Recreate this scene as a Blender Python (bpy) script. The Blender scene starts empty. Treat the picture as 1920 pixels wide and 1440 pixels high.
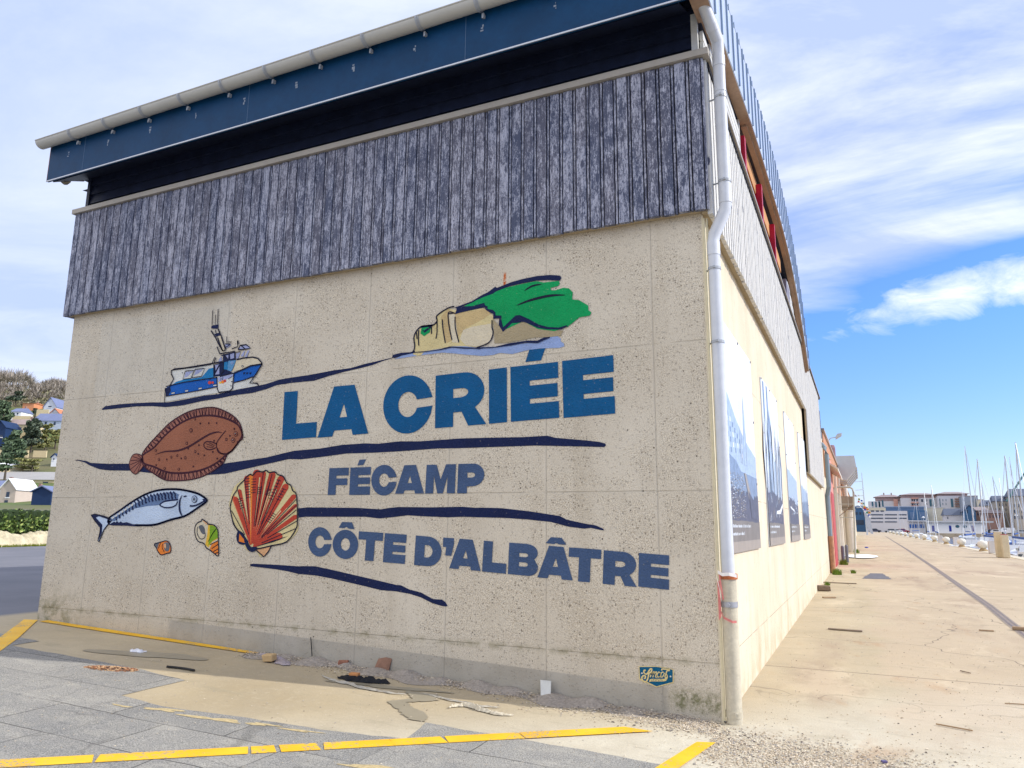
import bpy, bmesh, math, random
from mathutils import Vector, Matrix, Euler
from mathutils.geometry import tessellate_polygon
random.seed(7)
S = bpy.context.scene
COL = S.collection
R = math.radians

# ------------------------------------------------------------------ camera
F = 1385.45                      # focal length in photo pixels (photo 1920 wide)
CAM = Vector((1.1584, -6.6827, 1.6))
ROT = Euler((1.7592, -0.0085, 0.4356), 'XYZ')
cam = bpy.data.objects.new('camera', bpy.data.cameras.new('camera'))
COL.objects.link(cam); S.camera = cam
cam.location = CAM; cam.rotation_euler = ROT
cam.data.sensor_width = 36; cam.data.lens = F / 1920 * 36
cam.data.clip_end = 8000; cam.data.clip_start = 0.05
RM = ROT.to_matrix()
def ray(u, v): return RM @ Vector(((u-960)/F, -(v-720)/F, -1))
def on(u, v, ax, val):           # point on an axis-aligned survey plane
    d = ray(u, v); t = (val - CAM[ax]) / d[ax]; return CAM + d*t
def far(u, v, depth): return CAM + ray(u, v)*depth
FW = RM @ Vector((0, 0, -1)); FW.z = 0; FW.normalize(); RT = Vector((FW.y, -FW.x, 0))

# ------------------------------------------------------------------ materials
class NT:
    def __init__(s, name, rough=.8, metal=0., spec=.3):
        s.m = bpy.data.materials.new(name); s.m.use_nodes = True
        s.t = s.m.node_tree; s.N = s.t.nodes; s.L = s.t.links
        s.b = s.N['Principled BSDF']; s.b.inputs['Roughness'].default_value = rough
        s.b.inputs['Metallic'].default_value = metal
        s.b.inputs['Specular IOR Level'].default_value = spec
        s.tc = s.N.new('ShaderNodeTexCoord').outputs['Object']
    def put(s, sock, v):
        if isinstance(v, bpy.types.NodeSocket): s.L.new(v, sock)
        elif isinstance(v, (tuple, list)) and len(v) == 3 and sock.type == 'RGBA': sock.default_value = (*v, 1)
        else: sock.default_value = v
    def ma(s, op, a, b=0., c=None, clamp=False):
        n = s.N.new('ShaderNodeMath'); n.operation = op; n.use_clamp = clamp
        s.put(n.inputs[0], a); s.put(n.inputs[1], b)
        if c is not None: s.put(n.inputs[2], c)
        return n.outputs[0]
    def mix(s, f, a, b, mode='MIX'):
        n = s.N.new('ShaderNodeMix'); n.data_type = 'RGBA'; n.blend_type = mode
        s.put(n.inputs[0], f); s.put(n.inputs[6], a); s.put(n.inputs[7], b); return n.outputs[2]
    def mp(s, scale=(1, 1, 1), rot=(0, 0, 0), loc=(0, 0, 0), vec=None):
        n = s.N.new('ShaderNodeMapping'); s.put(n.inputs[0], vec or s.tc)
        n.inputs['Scale'].default_value = scale; n.inputs['Rotation'].default_value = rot; n.inputs['Location'].default_value = loc
        return n.outputs[0]
    def noise(s, sc, det=4, ro=.55, vec=None, dist=0.):
        n = s.N.new('ShaderNodeTexNoise'); s.put(n.inputs['Vector'], vec or s.tc)
        n.inputs['Scale'].default_value = sc; n.inputs['Detail'].default_value = det
        n.inputs['Roughness'].default_value = ro; n.inputs['Distortion'].default_value = dist
        return n.outputs['Fac']
    def vor(s, sc, feat='F1', vec=None, rnd=1., out='Distance'):
        n = s.N.new('ShaderNodeTexVoronoi'); n.feature = feat; s.put(n.inputs['Vector'], vec or s.tc)
        n.inputs['Scale'].default_value = sc; n.inputs['Randomness'].default_value = rnd
        return n.outputs[out]
    def xyz(s, vec=None):
        n = s.N.new('ShaderNodeSeparateXYZ'); s.put(n.inputs[0], vec or s.tc); return n.outputs
    def rng(s, v, a, b, c=0., d=1.):
        n = s.N.new('ShaderNodeMapRange'); s.put(n.inputs[0], v)
        for i, q in enumerate((a, b, c, d)): s.put(n.inputs[i+1], q)
        return n.outputs[0]
    def isl(s):
        return s.N.new('ShaderNodeNewGeometry').outputs['Random Per Island']
    def sepr(s, c):
        n = s.N.new('ShaderNodeSeparateColor'); s.put(n.inputs[0], c); return n.outputs
    def box(s, ax, lo, hi, soft=.02):          # soft 0..1 mask for lo<ax<hi
        return s.ma('MULTIPLY', s.rng(ax, lo-soft, lo+soft), s.rng(ax, hi+soft, hi-soft))
    def bump(s, h, strength=.5, dist=.01):
        n = s.N.new('ShaderNodeBump'); n.inputs['Strength'].default_value = strength
        n.inputs['Distance'].default_value = dist; s.put(n.inputs['Height'], h); s.L.new(n.outputs[0], s.b.inputs['Normal'])
    def col(s, c): s.put(s.b.inputs['Base Color'], c); return s
    def rough(s, c): s.put(s.b.inputs['Roughness'], c)

def L(r, g, b):                   # display colour -> linear reflectance
    f = lambda c: c/12.92 if c <= .04045 else ((c+.055)/1.055)**2.4
    return (f(r/255), f(g/255), f(b/255))
_M = {}
def simple(name, c, rough=.7, var=.15, sc=3., metal=0., bump=0., spec=.3, det=5):
    if name in _M: return _M[name]
    k = NT(name, rough, metal, spec)
    n = k.noise(sc, det, .6); n2 = k.noise(sc*9, 3, .6)
    f = k.ma('ADD', k.ma('MULTIPLY', k.rng(n, .3, .7), .65), k.ma('MULTIPLY', k.rng(n2, .3, .7), .35))
    k.col(k.mix(f, tuple(x*(1-var) for x in c), tuple(min(.95, x*(1+var)) for x in c)))
    if bump: k.bump(n2, .6, bump)
    _M[name] = k.m; return k.m

# ------------------------------------------------------------------ mesh helpers (world coordinates)
class MB:
    def __init__(s): s.v = []; s.f = []; s.mi = []
    def add(s, vs, fs, mi=0):
        o = len(s.v); s.v += [tuple(p) for p in vs]; s.f += [tuple(i+o for i in q) for q in fs]; s.mi += [mi]*len(fs); return s
    def box(s, x0, x1, y0, y1, z0, z1, mi=0, M=None):
        vs = [Vector(p) for p in ((x0,y0,z0),(x1,y0,z0),(x1,y1,z0),(x0,y1,z0),(x0,y0,z1),(x1,y0,z1),(x1,y1,z1),(x0,y1,z1))]
        if M: vs = [M @ p for p in vs]
        return s.add(vs, [(0,3,2,1),(4,5,6,7),(0,1,5,4),(1,2,6,5),(2,3,7,6),(3,0,4,7)], mi)
    def quad(s, a, b, c, d, mi=0): return s.add([a,b,c,d], [(0,1,2,3)], mi)
    def tube(s, pts, r, n=10, mi=0, cap=True, rs=None):
        pts = [Vector(p) for p in pts]; rings = []
        for i, p in enumerate(pts):
            t = (pts[min(i+1, len(pts)-1)] - pts[max(i-1, 0)]).normalized()
            up = Vector((0,0,1)) if abs(t.z) < .9 else Vector((0,1,0))
            a = t.cross(up).normalized(); b = t.cross(a)
            rr = rs[i] if rs else r
            if 0 < i < len(pts)-1:
                c = (pts[i+1]-p).normalized().dot((p-pts[i-1]).normalized()); rr *= 1/max(.75, math.sqrt((1+c)/2))
            rings.append([p + (a*math.cos(k*2*math.pi/n) + b*math.sin(k*2*math.pi/n))*rr for k in range(n)])
        vs = [q for rg in rings for q in rg]; fs = []
        for i in range(len(rings)-1):
            for k in range(n): fs.append((i*n+k, i*n+(k+1)%n, (i+1)*n+(k+1)%n, (i+1)*n+k))
        if cap: fs += [tuple(range(n))[::-1], tuple((len(rings)-1)*n+k for k in range(n))]
        return s.add(vs, fs, mi)
    def lathe(s, prof, c, n=16, mi=0):       # prof: (r, z) list, around vertical axis at c
        vs = []; fs = []
        for r, z in prof:
            for k in range(n):
                a = k*2*math.pi/n; vs.append((c[0]+r*math.cos(a), c[1]+r*math.sin(a), c[2]+z))
        for i in range(len(prof)-1):
            for k in range(n): fs.append((i*n+k, i*n+(k+1)%n, (i+1)*n+(k+1)%n, (i+1)*n+k))
        fs.append(tuple((len(prof)-1)*n+k for k in range(n)))
        return s.add(vs, fs, mi)
    def prism(s, poly, y0, y1, mi=0):        # poly in (x,z), extruded along y
        n = len(poly); vs = [(x, y0, z) for x, z in poly] + [(x, y1, z) for x, z in poly]
        return s.add(vs, [tuple(range(n)), tuple(range(2*n-1, n-1, -1))] + [(i, (i+1)%n+0, (i+1)%n+n, i+n)[::-1] for i in range(n)], mi)
def link(name, mb, mats, parent=None, smooth=False, loc=None, bevel=0):
    me = bpy.data.meshes.new(name)
    off = parent.matrix_world.translation if parent else (Vector(loc) if loc else Vector())
    if parent: off = Vector(parent['_w'])
    me.from_pydata([tuple(Vector(p)-off) for p in mb.v], [], mb.f)
    for m in (mats if isinstance(mats, (list, tuple)) else [mats]): me.materials.append(m)
    me.polygons.foreach_set('material_index', mb.mi)
    if smooth: me.polygons.foreach_set('use_smooth', [True]*len(me.polygons))
    bm = bmesh.new(); bm.from_mesh(me)
    bmesh.ops.recalc_face_normals(bm, faces=bm.faces); bm.to_mesh(me); bm.free(); me.update()
    o = bpy.data.objects.new(name, me); COL.objects.link(o)
    o['_w'] = list(off)
    if parent: o.parent = parent
    else: o.location = off
    if smooth:
        md = o.modifiers.new('split', 'EDGE_SPLIT'); md.split_angle = R(40)
    if bevel:
        md = o.modifiers.new('bevel', 'BEVEL'); md.width = bevel; md.segments = 2; md.limit_method = 'ANGLE'
    return o
def tag(o, label=None, cat=None, group=None, kind=None):
    if label: o['label'] = label
    if cat: o['category'] = cat
    if group: o['group'] = group
    if kind: o['kind'] = kind
    return o
def thing(name, loc, label, cat, group=None):
    o = bpy.data.objects.new(name, None); COL.objects.link(o); o.location = loc; o['_w'] = list(loc)
    o.empty_display_size = .2
    return tag(o, label, cat, group)
def struct(name, mb, mats, **k): return tag(link(name, mb, mats, **k), kind='structure')
def dup(root, loc, label, group=None, rz=0, scale=1):
    def cp(o, par):
        c = o.copy(); COL.objects.link(c)
        if par: c.parent = par
        for ch in [q for q in bpy.data.objects if q.parent == o]: cp(ch, c)
        return c
    r = cp(root, None); r.location = loc; r.rotation_euler = (0, 0, rz); r.scale = (scale,)*3; r['label'] = label
    if group: r['group'] = group
    return r

# ------------------------------------------------------------------ world and sun
SUN = Vector((math.cos(R(33))*.974, math.cos(R(33))*.225, math.sin(R(33))))
az = math.atan2(SUN.x, SUN.y)
w = bpy.data.worlds.new('World'); S.world = w; w.use_nodes = True
k = NT.__new__(NT); k.t = w.node_tree; k.N = k.t.nodes; k.L = k.t.links
bg = k.N['Background']; sky = k.N.new('ShaderNodeTexSky'); sky.sky_type = 'NISHITA'; sky.sun_disc = False
sky.sun_elevation = R(33); sky.sun_rotation = az; sky.air_density = 1.0; sky.dust_density = .1; sky.ozone_density = 2.2
k.tc = k.N.new('ShaderNodeTexCoord').outputs['Generated']
x, y, z = k.xyz()
zz = k.ma('ADD', k.ma('MAXIMUM', z, 0.), .12)
cv = k.N.new('ShaderNodeCombineXYZ'); k.L.new(k.ma('DIVIDE', x, zz), cv.inputs[0]); k.L.new(k.ma('DIVIDE', y, zz), cv.inputs[1])
st = k.mp((.72, 1.45, 1), (0, 0, R(-66)), (3.1, 1.7, 0), cv.outputs[0])
n1 = k.noise(.8, 9, .60, st, .55); n2 = k.noise(.42, 3, .5, k.mp((1, 1, 1), (0, 0, 0), (9.3, 4.2, 0), cv.outputs[0]))
den = k.ma('ADD', k.ma('MULTIPLY', n1, .62), k.ma('MULTIPLY', n2, .42))
# a veil of thin cloud over the landward (west) side, clear air low over the harbour
side = k.rng(k.ma('ADD', x, k.ma('MULTIPLY', z, .25)), .32, -.45)
den = k.ma('ADD', den, k.ma('MULTIPLY', side, .22))
den = k.ma('ADD', den, k.ma('MULTIPLY', k.rng(z, .24, .40), .085))
den = k.ma('SUBTRACT', den, k.ma('MULTIPLY', k.ma('MULTIPLY', k.rng(z, .33, .2), k.rng(x, -.25, .1)), .5))
cl = k.rng(den, .44, .62)
n3 = k.noise(1.15, 8, .62, st, .5)
cc = k.mix(k.rng(n3, .38, .60), (2.8, 3.4, 5.0), (5.9, 6.0, 6.3))
cc = k.mix(k.ma('MULTIPLY', side, .65), cc, (2.95, 3.55, 5.1))
cc = k.mix(k.rng(y, -.05, -.5), cc, (7.6, 7.4, 7.2))   # unseen bright cloud bank behind the camera, added to lift the shaded gable
skc = k.mix(1., sky.outputs[0], k.mix(k.rng(z, .0, .24), (.64, .65, .90), (.52, .73, 1.20)), 'MULTIPLY')
k.L.new(k.mix(k.ma('MULTIPLY', cl, .93), skc, cc), bg.inputs[0])
# one small bright cumulus low over the harbour
D0 = ray(1810, 545).normalized(); U0 = Vector((-D0.x*D0.z, -D0.y*D0.z, 1-D0.z*D0.z)).normalized(); R0 = D0.cross(U0)
def dotv(v): return k.ma('ADD', k.ma('ADD', k.ma('MULTIPLY', x, v.x), k.ma('MULTIPLY', y, v.y)), k.ma('MULTIPLY', z, v.z))
aa, bb = dotv(R0), k.ma('ADD', dotv(U0), k.ma('MULTIPLY', dotv(R0), -.16))
nc = k.noise(11, 8, .62, k.mp((1, 1, 2.2)), .6)
cu = k.ma('SUBTRACT', k.ma('SUBTRACT', 1., k.ma('POWER', k.ma('DIVIDE', aa, .11), 2.)), k.ma('POWER', k.ma('DIVIDE', bb, .022), 2.))
cu = k.ma('MULTIPLY', k.rng(k.ma('ADD', cu, k.ma('MULTIPLY', k.ma('SUBTRACT', nc, .5), 9.)), -.6, 2.6), k.rng(dotv(D0), .5, .6, 0., .9))
k.L.new(k.mix(cu, bg.inputs[0].links[0].from_socket, (5.9, 6.1, 6.5)), bg.inputs[0])
bg.inputs[1].default_value = .15
sl = bpy.data.lights.new('sun', 'SUN'); sl.energy = 3.0; sl.angle = R(.5); sl.color = (1, .95, .86)
so = bpy.data.objects.new('sun', sl); COL.objects.link(so); so.rotation_euler = SUN.to_track_quat('Z', 'Y').to_euler()
S.view_settings.view_transform = 'Standard'; S.view_settings.look = 'None'; S.view_settings.gamma = 1
S.view_settings.exposure = 0.5
S.render.engine = 'CYCLES'
# ------------------------------------------------------------------ ground and water
DZ = [(-50,0),(40,.35),(90,.8),(150,4.),(200,6.5),(235,13.5),(300,30),(330,43),(385,60),(450,78),(520,94),(600,98),(900,100),(3000,90)]
def lerp(tab, x):
    if x <= tab[0][0]: return tab[0][1]
    for (a, p), (b, q) in zip(tab, tab[1:]):
        if x <= b: return p + (q-p)*(x-a)/(b-a)
    return tab[-1][1]
def sm(t): t = max(0, min(1, t)); return t*t*(3-2*t)
QX = 9.35
def gz(x, y):
    if x > QX+.005 and -80 < y < 296 and x < 420: return -6.
    base = .0345*max(0, min(9.5, -x)) if x > -60 else .33
    P = Vector((x, y, 0))-Vector((CAM.x, CAM.y, 0)); d = P.dot(FW); s_ = P.dot(RT)
    if d > 45 and s_ < 0:
        wgt = sm((-s_/d - .42)/.16)
        base = base*(1-wgt) + lerp(DZ, d)*wgt
    if y > 560: base += sm((y-560)/600)*14
    return base
xs = [-3000,-2000,-1400,-1000,-800] + list(range(-700, -60, 14)) + [-60,-50,-40,-30,-24,-18,-14,-12,-10.5,-9.5,-9,-8,-7,-6,-5,-4,-3,-2,-1,-.5,0,.5,1,2,4,6,8,9.0,QX,QX+.01,12,20,50,100,200,420,421,700,1200,2000,3000]
ys = [-1500,-600,-200,-80,-79.9,-40,-20,-12,-8,-6,-5,-4,-3,-2,-1,0,1,2,4,7,12,20,30] + list(range(42, 296, 14)) + [295.9,296.1] + list(range(310, 720, 14)) + [900,1200,1800,3000]
mb = MB(); vs = [(x, y, gz(x, y)) for y in ys for x in xs]; nx = len(xs)
mb.add(vs, [(j*nx+i, j*nx+i+1, (j+1)*nx+i+1, (j+1)*nx+i) for j in range(len(ys)-1) for i in range(nx-1)])
k = NT('quay_ground', .85)
x, y, z = k.xyz()
f1 = k.rng(k.noise(.35, 6, .6), .35, .65); f2 = k.rng(k.noise(2.2, 6, .65), .3, .7); f3 = k.noise(70, 3, .7); f4 = k.noise(14, 5, .7)
apr = k.rng(k.ma('ADD', y, k.ma('MULTIPLY', x, -.9)), 1.2, -.3)
c = k.mix(apr, k.mix(f1, (.41, .33, .205), (.60, .50, .33)), k.mix(f1, (.55, .505, .40), (.70, .65, .52))); c = k.mix(k.ma('MULTIPLY', f2, .55), c, (.44, .375, .27))
c = k.mix(k.ma('MULTIPLY', k.rng(f3, .35, .75), .30), c, (.25, .21, .16)); c = k.mix(k.ma('MULTIPLY', k.rng(f4, .55, .8), .5), c, (.62, .54, .40))
# worn asphalt band along the quay side, grey slab by the wall
band = k.ma('MULTIPLY', k.rng(k.ma('ADD', x, k.ma('MULTIPLY', k.noise(.8, 4), 1.6)), 1.9, 2.2), k.rng(y, -.5, 1))
c = k.mix(k.ma('MULTIPLY', band, .5), c, (.52, .41, .29))
rs2 = k.ma('MULTIPLY', k.rng(k.noise(.5, 6, .65, k.mp((1, .35, 1), (0,0,0), (4,2,0))), .52, .66), k.rng(x, .1, .6)); c = k.mix(k.ma('MULTIPLY', rs2, .8), c, (.36, .27, .19))
rs3 = k.ma('MULTIPLY', k.rng(k.noise(.8, 6, .7, k.mp((1, .5, 1), (0,0,0), (14,7,0))), .56, .64), k.rng(x, .1, .6)); c = k.mix(k.ma('MULTIPLY', rs3, .40), c, (.68, .57, .40))
slab = k.box(x, -9, .0, .05)
rs = k.ma('MULTIPLY', k.rng(k.noise(1.3, 5, .65, k.mp((1, .45, 1))), .58, .72), k.box(x, .1, 2.6, .5))
c = k.mix(k.ma('MULTIPLY', rs, .5), c, (.40, .22, .10))
gd = k.rng(k.noise(3.5, 5, .7, k.mp((.5, 1.6, 1))), .55, .75); c = k.mix(k.ma('MULTIPLY', gd, .5), c, (.30, .27, .19))
# cracks
cr = k.vor(.22, 'DISTANCE_TO_EDGE', k.mp(vec=None)); nz = k.N.new('ShaderNodeVectorMath'); nz.operation = 'ADD'
k.L.new(k.tc, nz.inputs[0]); nn = k.N.new('ShaderNodeTexNoise'); nn.inputs['Scale'].default_value = 1.1; k.L.new(k.tc, nn.inputs['Vector']); k.L.new(nn.outputs['Color'], nz.inputs[1])
cr = k.vor(.30, 'DISTANCE_TO_EDGE', nz.outputs[0]); crm = k.ma('MULTIPLY', k.rng(cr, .004, .0015), k.rng(y, 1.0, 2.0))
c = k.mix(k.ma('MULTIPLY', crm, .7), c, (.12, .10, .08))
# joints across the quay
jt = k.ma('ABSOLUTE', k.ma('SUBTRACT', k.ma('FRACT', k.ma('DIVIDE', k.ma('ADD', y, 3.2), 12.2)), .5))
c = k.mix(k.ma('MULTIPLY', k.rng(jt, .0022, .0012), .55), c, (.15, .12, .09))
# landward: asphalt road, then grass on the hill
hill = k.rng(k.ma('ADD', z, k.noise(.05, 4)), 3.2, 4.4)
road = k.rng(x, -9.4, -9.7)
c = k.mix(road, c, k.mix(f1, (.15, .155, .18), (.20, .20, .225)))
veg = k.mix(k.rng(k.noise(.03, 5), .35, .65), (.10, .15, .035), (.16, .13, .075))
c = k.mix(hill, c, veg)
k.col(c); k.bump(k.ma('ADD', k.ma('MULTIPLY', f3, .5), k.ma('MULTIPLY', f4, .6)), .55, .012)
struct('ground', mb, k.m)

k = NT('harbour_water', .08, 0, .5); k.col((.012, .03, .06)); k.bump(k.noise(1.2, 4, .6), .5, .12)
struct('water', MB().quad((QX-.3,-79.8,-1.3),(419,-79.8,-1.3),(419,295.9,-1.3),(QX-.3,295.9,-1.3)), k.m)
qm = simple('coping_stone', (.62,.56,.43), .8, .2, 1.5, bump=.01)
mb = MB()
for i in range(150):
    y0 = -20+i*2.1; mb.box(8.75, QX+.05, y0, y0+2.085, -.6, .022)
struct('quay_kerb', mb, qm)
struct('quay_wall', MB().box(QX-.02, QX+.02, -78, 295.8, -5.9, -.62), simple('quay_stone', (.20,.18,.14), .9, .35, .6))

# asphalt paving in front of the gable, laid in slabs
def gzf(x): return .0345*max(0, min(9.5, -x))
def sheet(poly, dz):            # flat polygon draped on the tilted apron: cut at x=0
    out = MB(); pts = [Vector((p[0], p[1], 0)) for p in poly]
    bm = bmesh.new(); vs = [bm.verts.new(p) for p in pts]; bm.faces.new(vs)
    for cx in (0., -9.5):
        bmesh.ops.bisect_plane(bm, geom=bm.verts[:]+bm.edges[:]+bm.faces[:], plane_co=(cx,0,0), plane_no=(1,0,0))
    bmesh.ops.triangulate(bm, faces=bm.faces[:])
    bm.verts.index_update()
    out.add([(v.co.x, v.co.y, gzf(v.co.x)+dz) for v in bm.verts], [tuple(v.index for v in f.verts) for f in bm.faces]); bm.free(); return out
k = NT('asphalt_slabs', .85)
x, y, z = k.xyz()
f1 = k.rng(k.noise(1.1, 5, .6), .3, .7); f3 = k.noise(110, 2, .8); f4 = k.rng(k.noise(6, 5, .7), .3, .75)
c = k.mix(f1, (.165, .17, .175), (.285, .28, .265)); c = k.mix(k.ma('MULTIPLY', f4, .6), c, (.36, .34, .29))
c = k.mix(k.ma('MULTIPLY', k.rng(k.noise(2.3, 6, .7, k.mp((1, 2.2, 1), (0, 0, .4))), .52, .6), .35), c, (.50, .47, .40))
c = k.mix(k.ma('MULTIPLY', k.rng(f3, .5, .6), .7), c, (.50, .48, .43)); c = k.mix(k.ma('MULTIPLY', k.rng(f3, .46, .38), .75), c, (.08, .08, .085))
nn = k.N.new('ShaderNodeTexNoise'); nn.inputs['Scale'].default_value = 1.7; nn.inputs['Detail'].default_value = 5; k.L.new(k.tc, nn.inputs['Vector'])
vm = k.N.new('ShaderNodeVectorMath'); vm.operation = 'MULTIPLY_ADD'; k.L.new(nn.outputs['Color'], vm.inputs[0]); vm.inputs[1].default_value = (.10,.07,0); k.L.new(k.tc, vm.inputs[2])
br = k.N.new('ShaderNodeTexBrick'); k.L.new(k.mp((1,1,1), (0,0,R(-2)), (.30,.06,0), vm.outputs[0]), br.inputs['Vector'])
br.inputs['Scale'].default_value = 1; br.inputs['Brick Width'].default_value = 1.12; br.inputs['Row Height'].default_value = .56; br.inputs['Mortar Size'].default_value = .006; br.inputs['Mortar Smooth'].default_value = .3
c = k.mix(k.ma('MULTIPLY', br.outputs['Fac'], k.rng(k.noise(.9, 4), .38, .55)), c, (.065, .06, .055))
tone = k.sepr(br.outputs['Color'])[0]
c = k.mix(.16, c, k.mix(k.rng(tone, .2, .8), (.14,.145,.155), (.42,.40,.36)))
nz2 = k.N.new('ShaderNodeTexNoise'); nz2.inputs['Scale'].default_value = 2.2; nz2.inputs['Detail'].default_value = 5; k.L.new(k.tc, nz2.inputs['Vector'])
v2 = k.N.new('ShaderNodeVectorMath'); v2.operation = 'MULTIPLY_ADD'; k.L.new(nz2.outputs['Color'], v2.inputs[0]); v2.inputs[1].default_value = (.8,.8,0); k.L.new(k.tc, v2.inputs[2])
ck = k.vor(.75, 'DISTANCE_TO_EDGE', v2.outputs[0]); c = k.mix(k.ma('MULTIPLY', k.rng(ck, .006, .002), .28), c, (.07,.065,.06))
br.inputs['Color1'].default_value = (0,0,0,1); br.inputs['Color2'].default_value = (1,1,1,1)
k.col(c); k.bump(k.ma('SUBTRACT', f3, k.ma('MULTIPLY', br.outputs['Fac'], 1.5)), .6, .01)
pave = [(-30,-14),(6,-14),(1.4,-1.5),(.35,-1.30),(-.08,-1.34),(-.5,-1.33),(-1.14,-1.34),(-1.6,-1.36),(-2.05,-1.36),(-1.95,-1.80),(-2.6,-1.95),(-3.4,-2.03),(-4.06,-2.13),(-4.6,-2.08),(-4.62,-1.40),(-5.4,-1.31),(-6.0,-1.31),(-7.37,-1.30),(-7.40,-.98),(-8.2,-.94),(-9.45,-.9),(-30,-.9)]
def ragged(pts, amp=.016, step=.12, lim=9):
    rnd = random.Random(2); out = []
    for a, b in zip(pts, pts[1:]+pts[:1]):
        L_ = math.hypot(b[0]-a[0], b[1]-a[1]); n = max(1, int(L_/step)) if L_ < lim else 1
        for i in range(n): out.append((a[0]+(b[0]-a[0])*i/n+(rnd.uniform(-amp, amp) if i else 0), a[1]+(b[1]-a[1])*i/n+(rnd.uniform(-amp, amp) if i else 0)))
    return out
struct('pavement', sheet(ragged(pave, .012), .004), k.m)

# yellow markings
k = NT('yellow_paint', .6)
wv = k.noise(38, 4, .75); wl = k.rng(k.noise(2.2, 3, .5), .35, .6)
wear = k.rng(k.ma('ADD', wv, k.ma('MULTIPLY', wl, .16)), .73, .66)
c = k.mix(k.rng(k.noise(3, 3), .3, .7), (.82, .44, .015), (.93, .56, .03))
k.col(k.mix(k.ma('SUBTRACT', 1., wear), c, (.33, .30, .24))); k.bump(wv, .3, .005)
ym = k.m
def strip(pts_l, pts_r, dz=.0085):
    m_ = MB()
    for (a, b), (c_, d_) in zip(zip(pts_l, pts_r), zip(pts_l[1:], pts_r[1:])):
        n = 6
        for i in range(n):
            t, u = i/n, (i+1)/n
            q = [(a[0]+(c_[0]-a[0])*t, a[1]+(c_[1]-a[1])*t), (b[0]+(d_[0]-b[0])*t, b[1]+(d_[1]-b[1])*t), (b[0]+(d_[0]-b[0])*u, b[1]+(d_[1]-b[1])*u), (a[0]+(c_[0]-a[0])*u, a[1]+(c_[1]-a[1])*u)]
            m_.quad(*[(p[0], p[1], gzf(p[0])+dz) for p in q])
    return m_
def gap_line(segs, name):
    o = MB()
    for l, r in segs:
        s_ = strip(l, r); o.add(s_.v, s_.f)
    struct(name, o, ym)
# main bay line with small gaps where the slab joints cross it
LA, LB = Vector((-.56,-.50)), Vector((-3.8,-3.53)); dd = (LB-LA).normalized(); nrm = Vector((dd.y, -dd.x))*-.155
if nrm.x < 0: nrm = -nrm
cuts = [0, 1.045, 1.06, 1.63, 1.642, 2.02, 2.032, 2.5, 2.53, 2.78, 2.82, 2.97, 3.0, 3.9, 3.92, 5.3, 5.32, 7.5]
segs = []
for a, b in zip(cuts[::2], cuts[1::2]):
    j = random.uniform(-.02, .02)
    segs.append(([LA+dd*(a+j+(.16 if a == 0 else 0)), LA+dd*(b+j)], [LA+dd*(a-.02)+nrm, LA+dd*(b-.012)+nrm]))
gap_line(segs, 'road_marking')
gap_line([([(-.085,-.69),(-.235,-1.6)],[(.045,-.63),(-.095,-1.5)])], 'road_marking')
gap_line([([(-8.98,-.17),(-7.9,-1.12),(-6.4,-2.5)],[(-8.82,-.09),(-7.72,-1.02),(-6.26,-2.38)])], 'road_marking')
gap_line([([(-8.7,-.145),(-7.4,-.16),(-6.2,-.14),(-5.05,-.13)],[(-8.7,-.02),(-7.4,-.02),(-6.2,-.01),(-5.0,-.03)])], 'road_marking')
# crane rail set in the quay
rail = [(3.32,7.2),(3.36,9),(3.47,12.4),(3.56,18.6),(3.75,30),(4.15,59),(5.2,160)]
rm = simple('rail_steel', (.20,.16,.15), .6, .3, 4, metal=.2); rm2 = simple('rail_groove', (.30,.25,.21), .9, .3, 6)
def ribbon(path, o0, o1, z0):
    m_ = MB()
    for a, b in zip(path, path[1:]):
        m_.quad((a[0]+o0,a[1],z0),(a[0]+o1,a[1],z0),(b[0]+o1,b[1],z0),(b[0]+o0,b[1],z0))
    return m_
path = [(3.1, -8), (3.25, 2)] + rail
struct('rail', ribbon(path, -.09, .09, .0045), rm2); struct('rail', ribbon(path, -.05, -.015, .009), rm); struct('rail', ribbon(path, .03, .055, .009), rm)

# wet patches, dark repair patch and white spill
def blob(cx, cy, rx, ry, dz, n=60, rag=.18, rot=0, seed=1):
    rnd = random.Random(seed); ph = [rnd.uniform(0, 6.28) for _ in range(7)]; m_ = []
    for i in range(n):
        a = i/n*6.2832; r = 1+sum(math.sin(a*(j+2)+ph[j])*rag/(j+1.3) for j in range(7))
        px, py = rx*r*math.cos(a), ry*r*math.sin(a)
        m_.append((cx+px*math.cos(rot)-py*math.sin(rot), cy+px*math.sin(rot)+py*math.cos(rot)))
    return sheet(m_, dz)
wet = NT('wet_concrete', .35, 0, .5); wet.col(wet.mix(wet.noise(6), (.27,.235,.165), (.34,.30,.22))); wet = wet.m
struct('puddle', blob(-5.87,-.80,.62,.15,.006,rot=.30,seed=3), wet)
struct('puddle', blob(-2.95,-.55,.42,.07,.006,rot=.2,seed=8,rag=.4), wet)
pz = [(-2.75,-.58),(-2.45,-.55),(-2.30,-.72),(-2.52,-.93),(-2.42,-1.02),(-2.18,-1.15),(-2.06,-1.33),(-2.22,-1.36),(-2.42,-1.18),(-2.66,-1.00),(-2.52,-.80)]
struct('puddle', sheet(ragged(pz, .022, .035), .0065), wet)
struct('repair_patch', sheet(ragged([(1.02,20.2),(1.88,20.4),(1.72,23.6),(1.28,23.5)],.05,.22), .006), simple('tar', (.14,.14,.16), .8, .35, 8))
struct('ice_spill', blob(1.0,40.2,.95,2.6,.05,seed=6,rag=.12), simple('white_ice', (.85,.87,.9), .6, .06, 3))
rust = simple('rust_stain', (.36,.19,.10), .9, .35, 7)
yw = simple('faded_yellow', (.50,.40,.22), .85, .45, 45)
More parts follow.
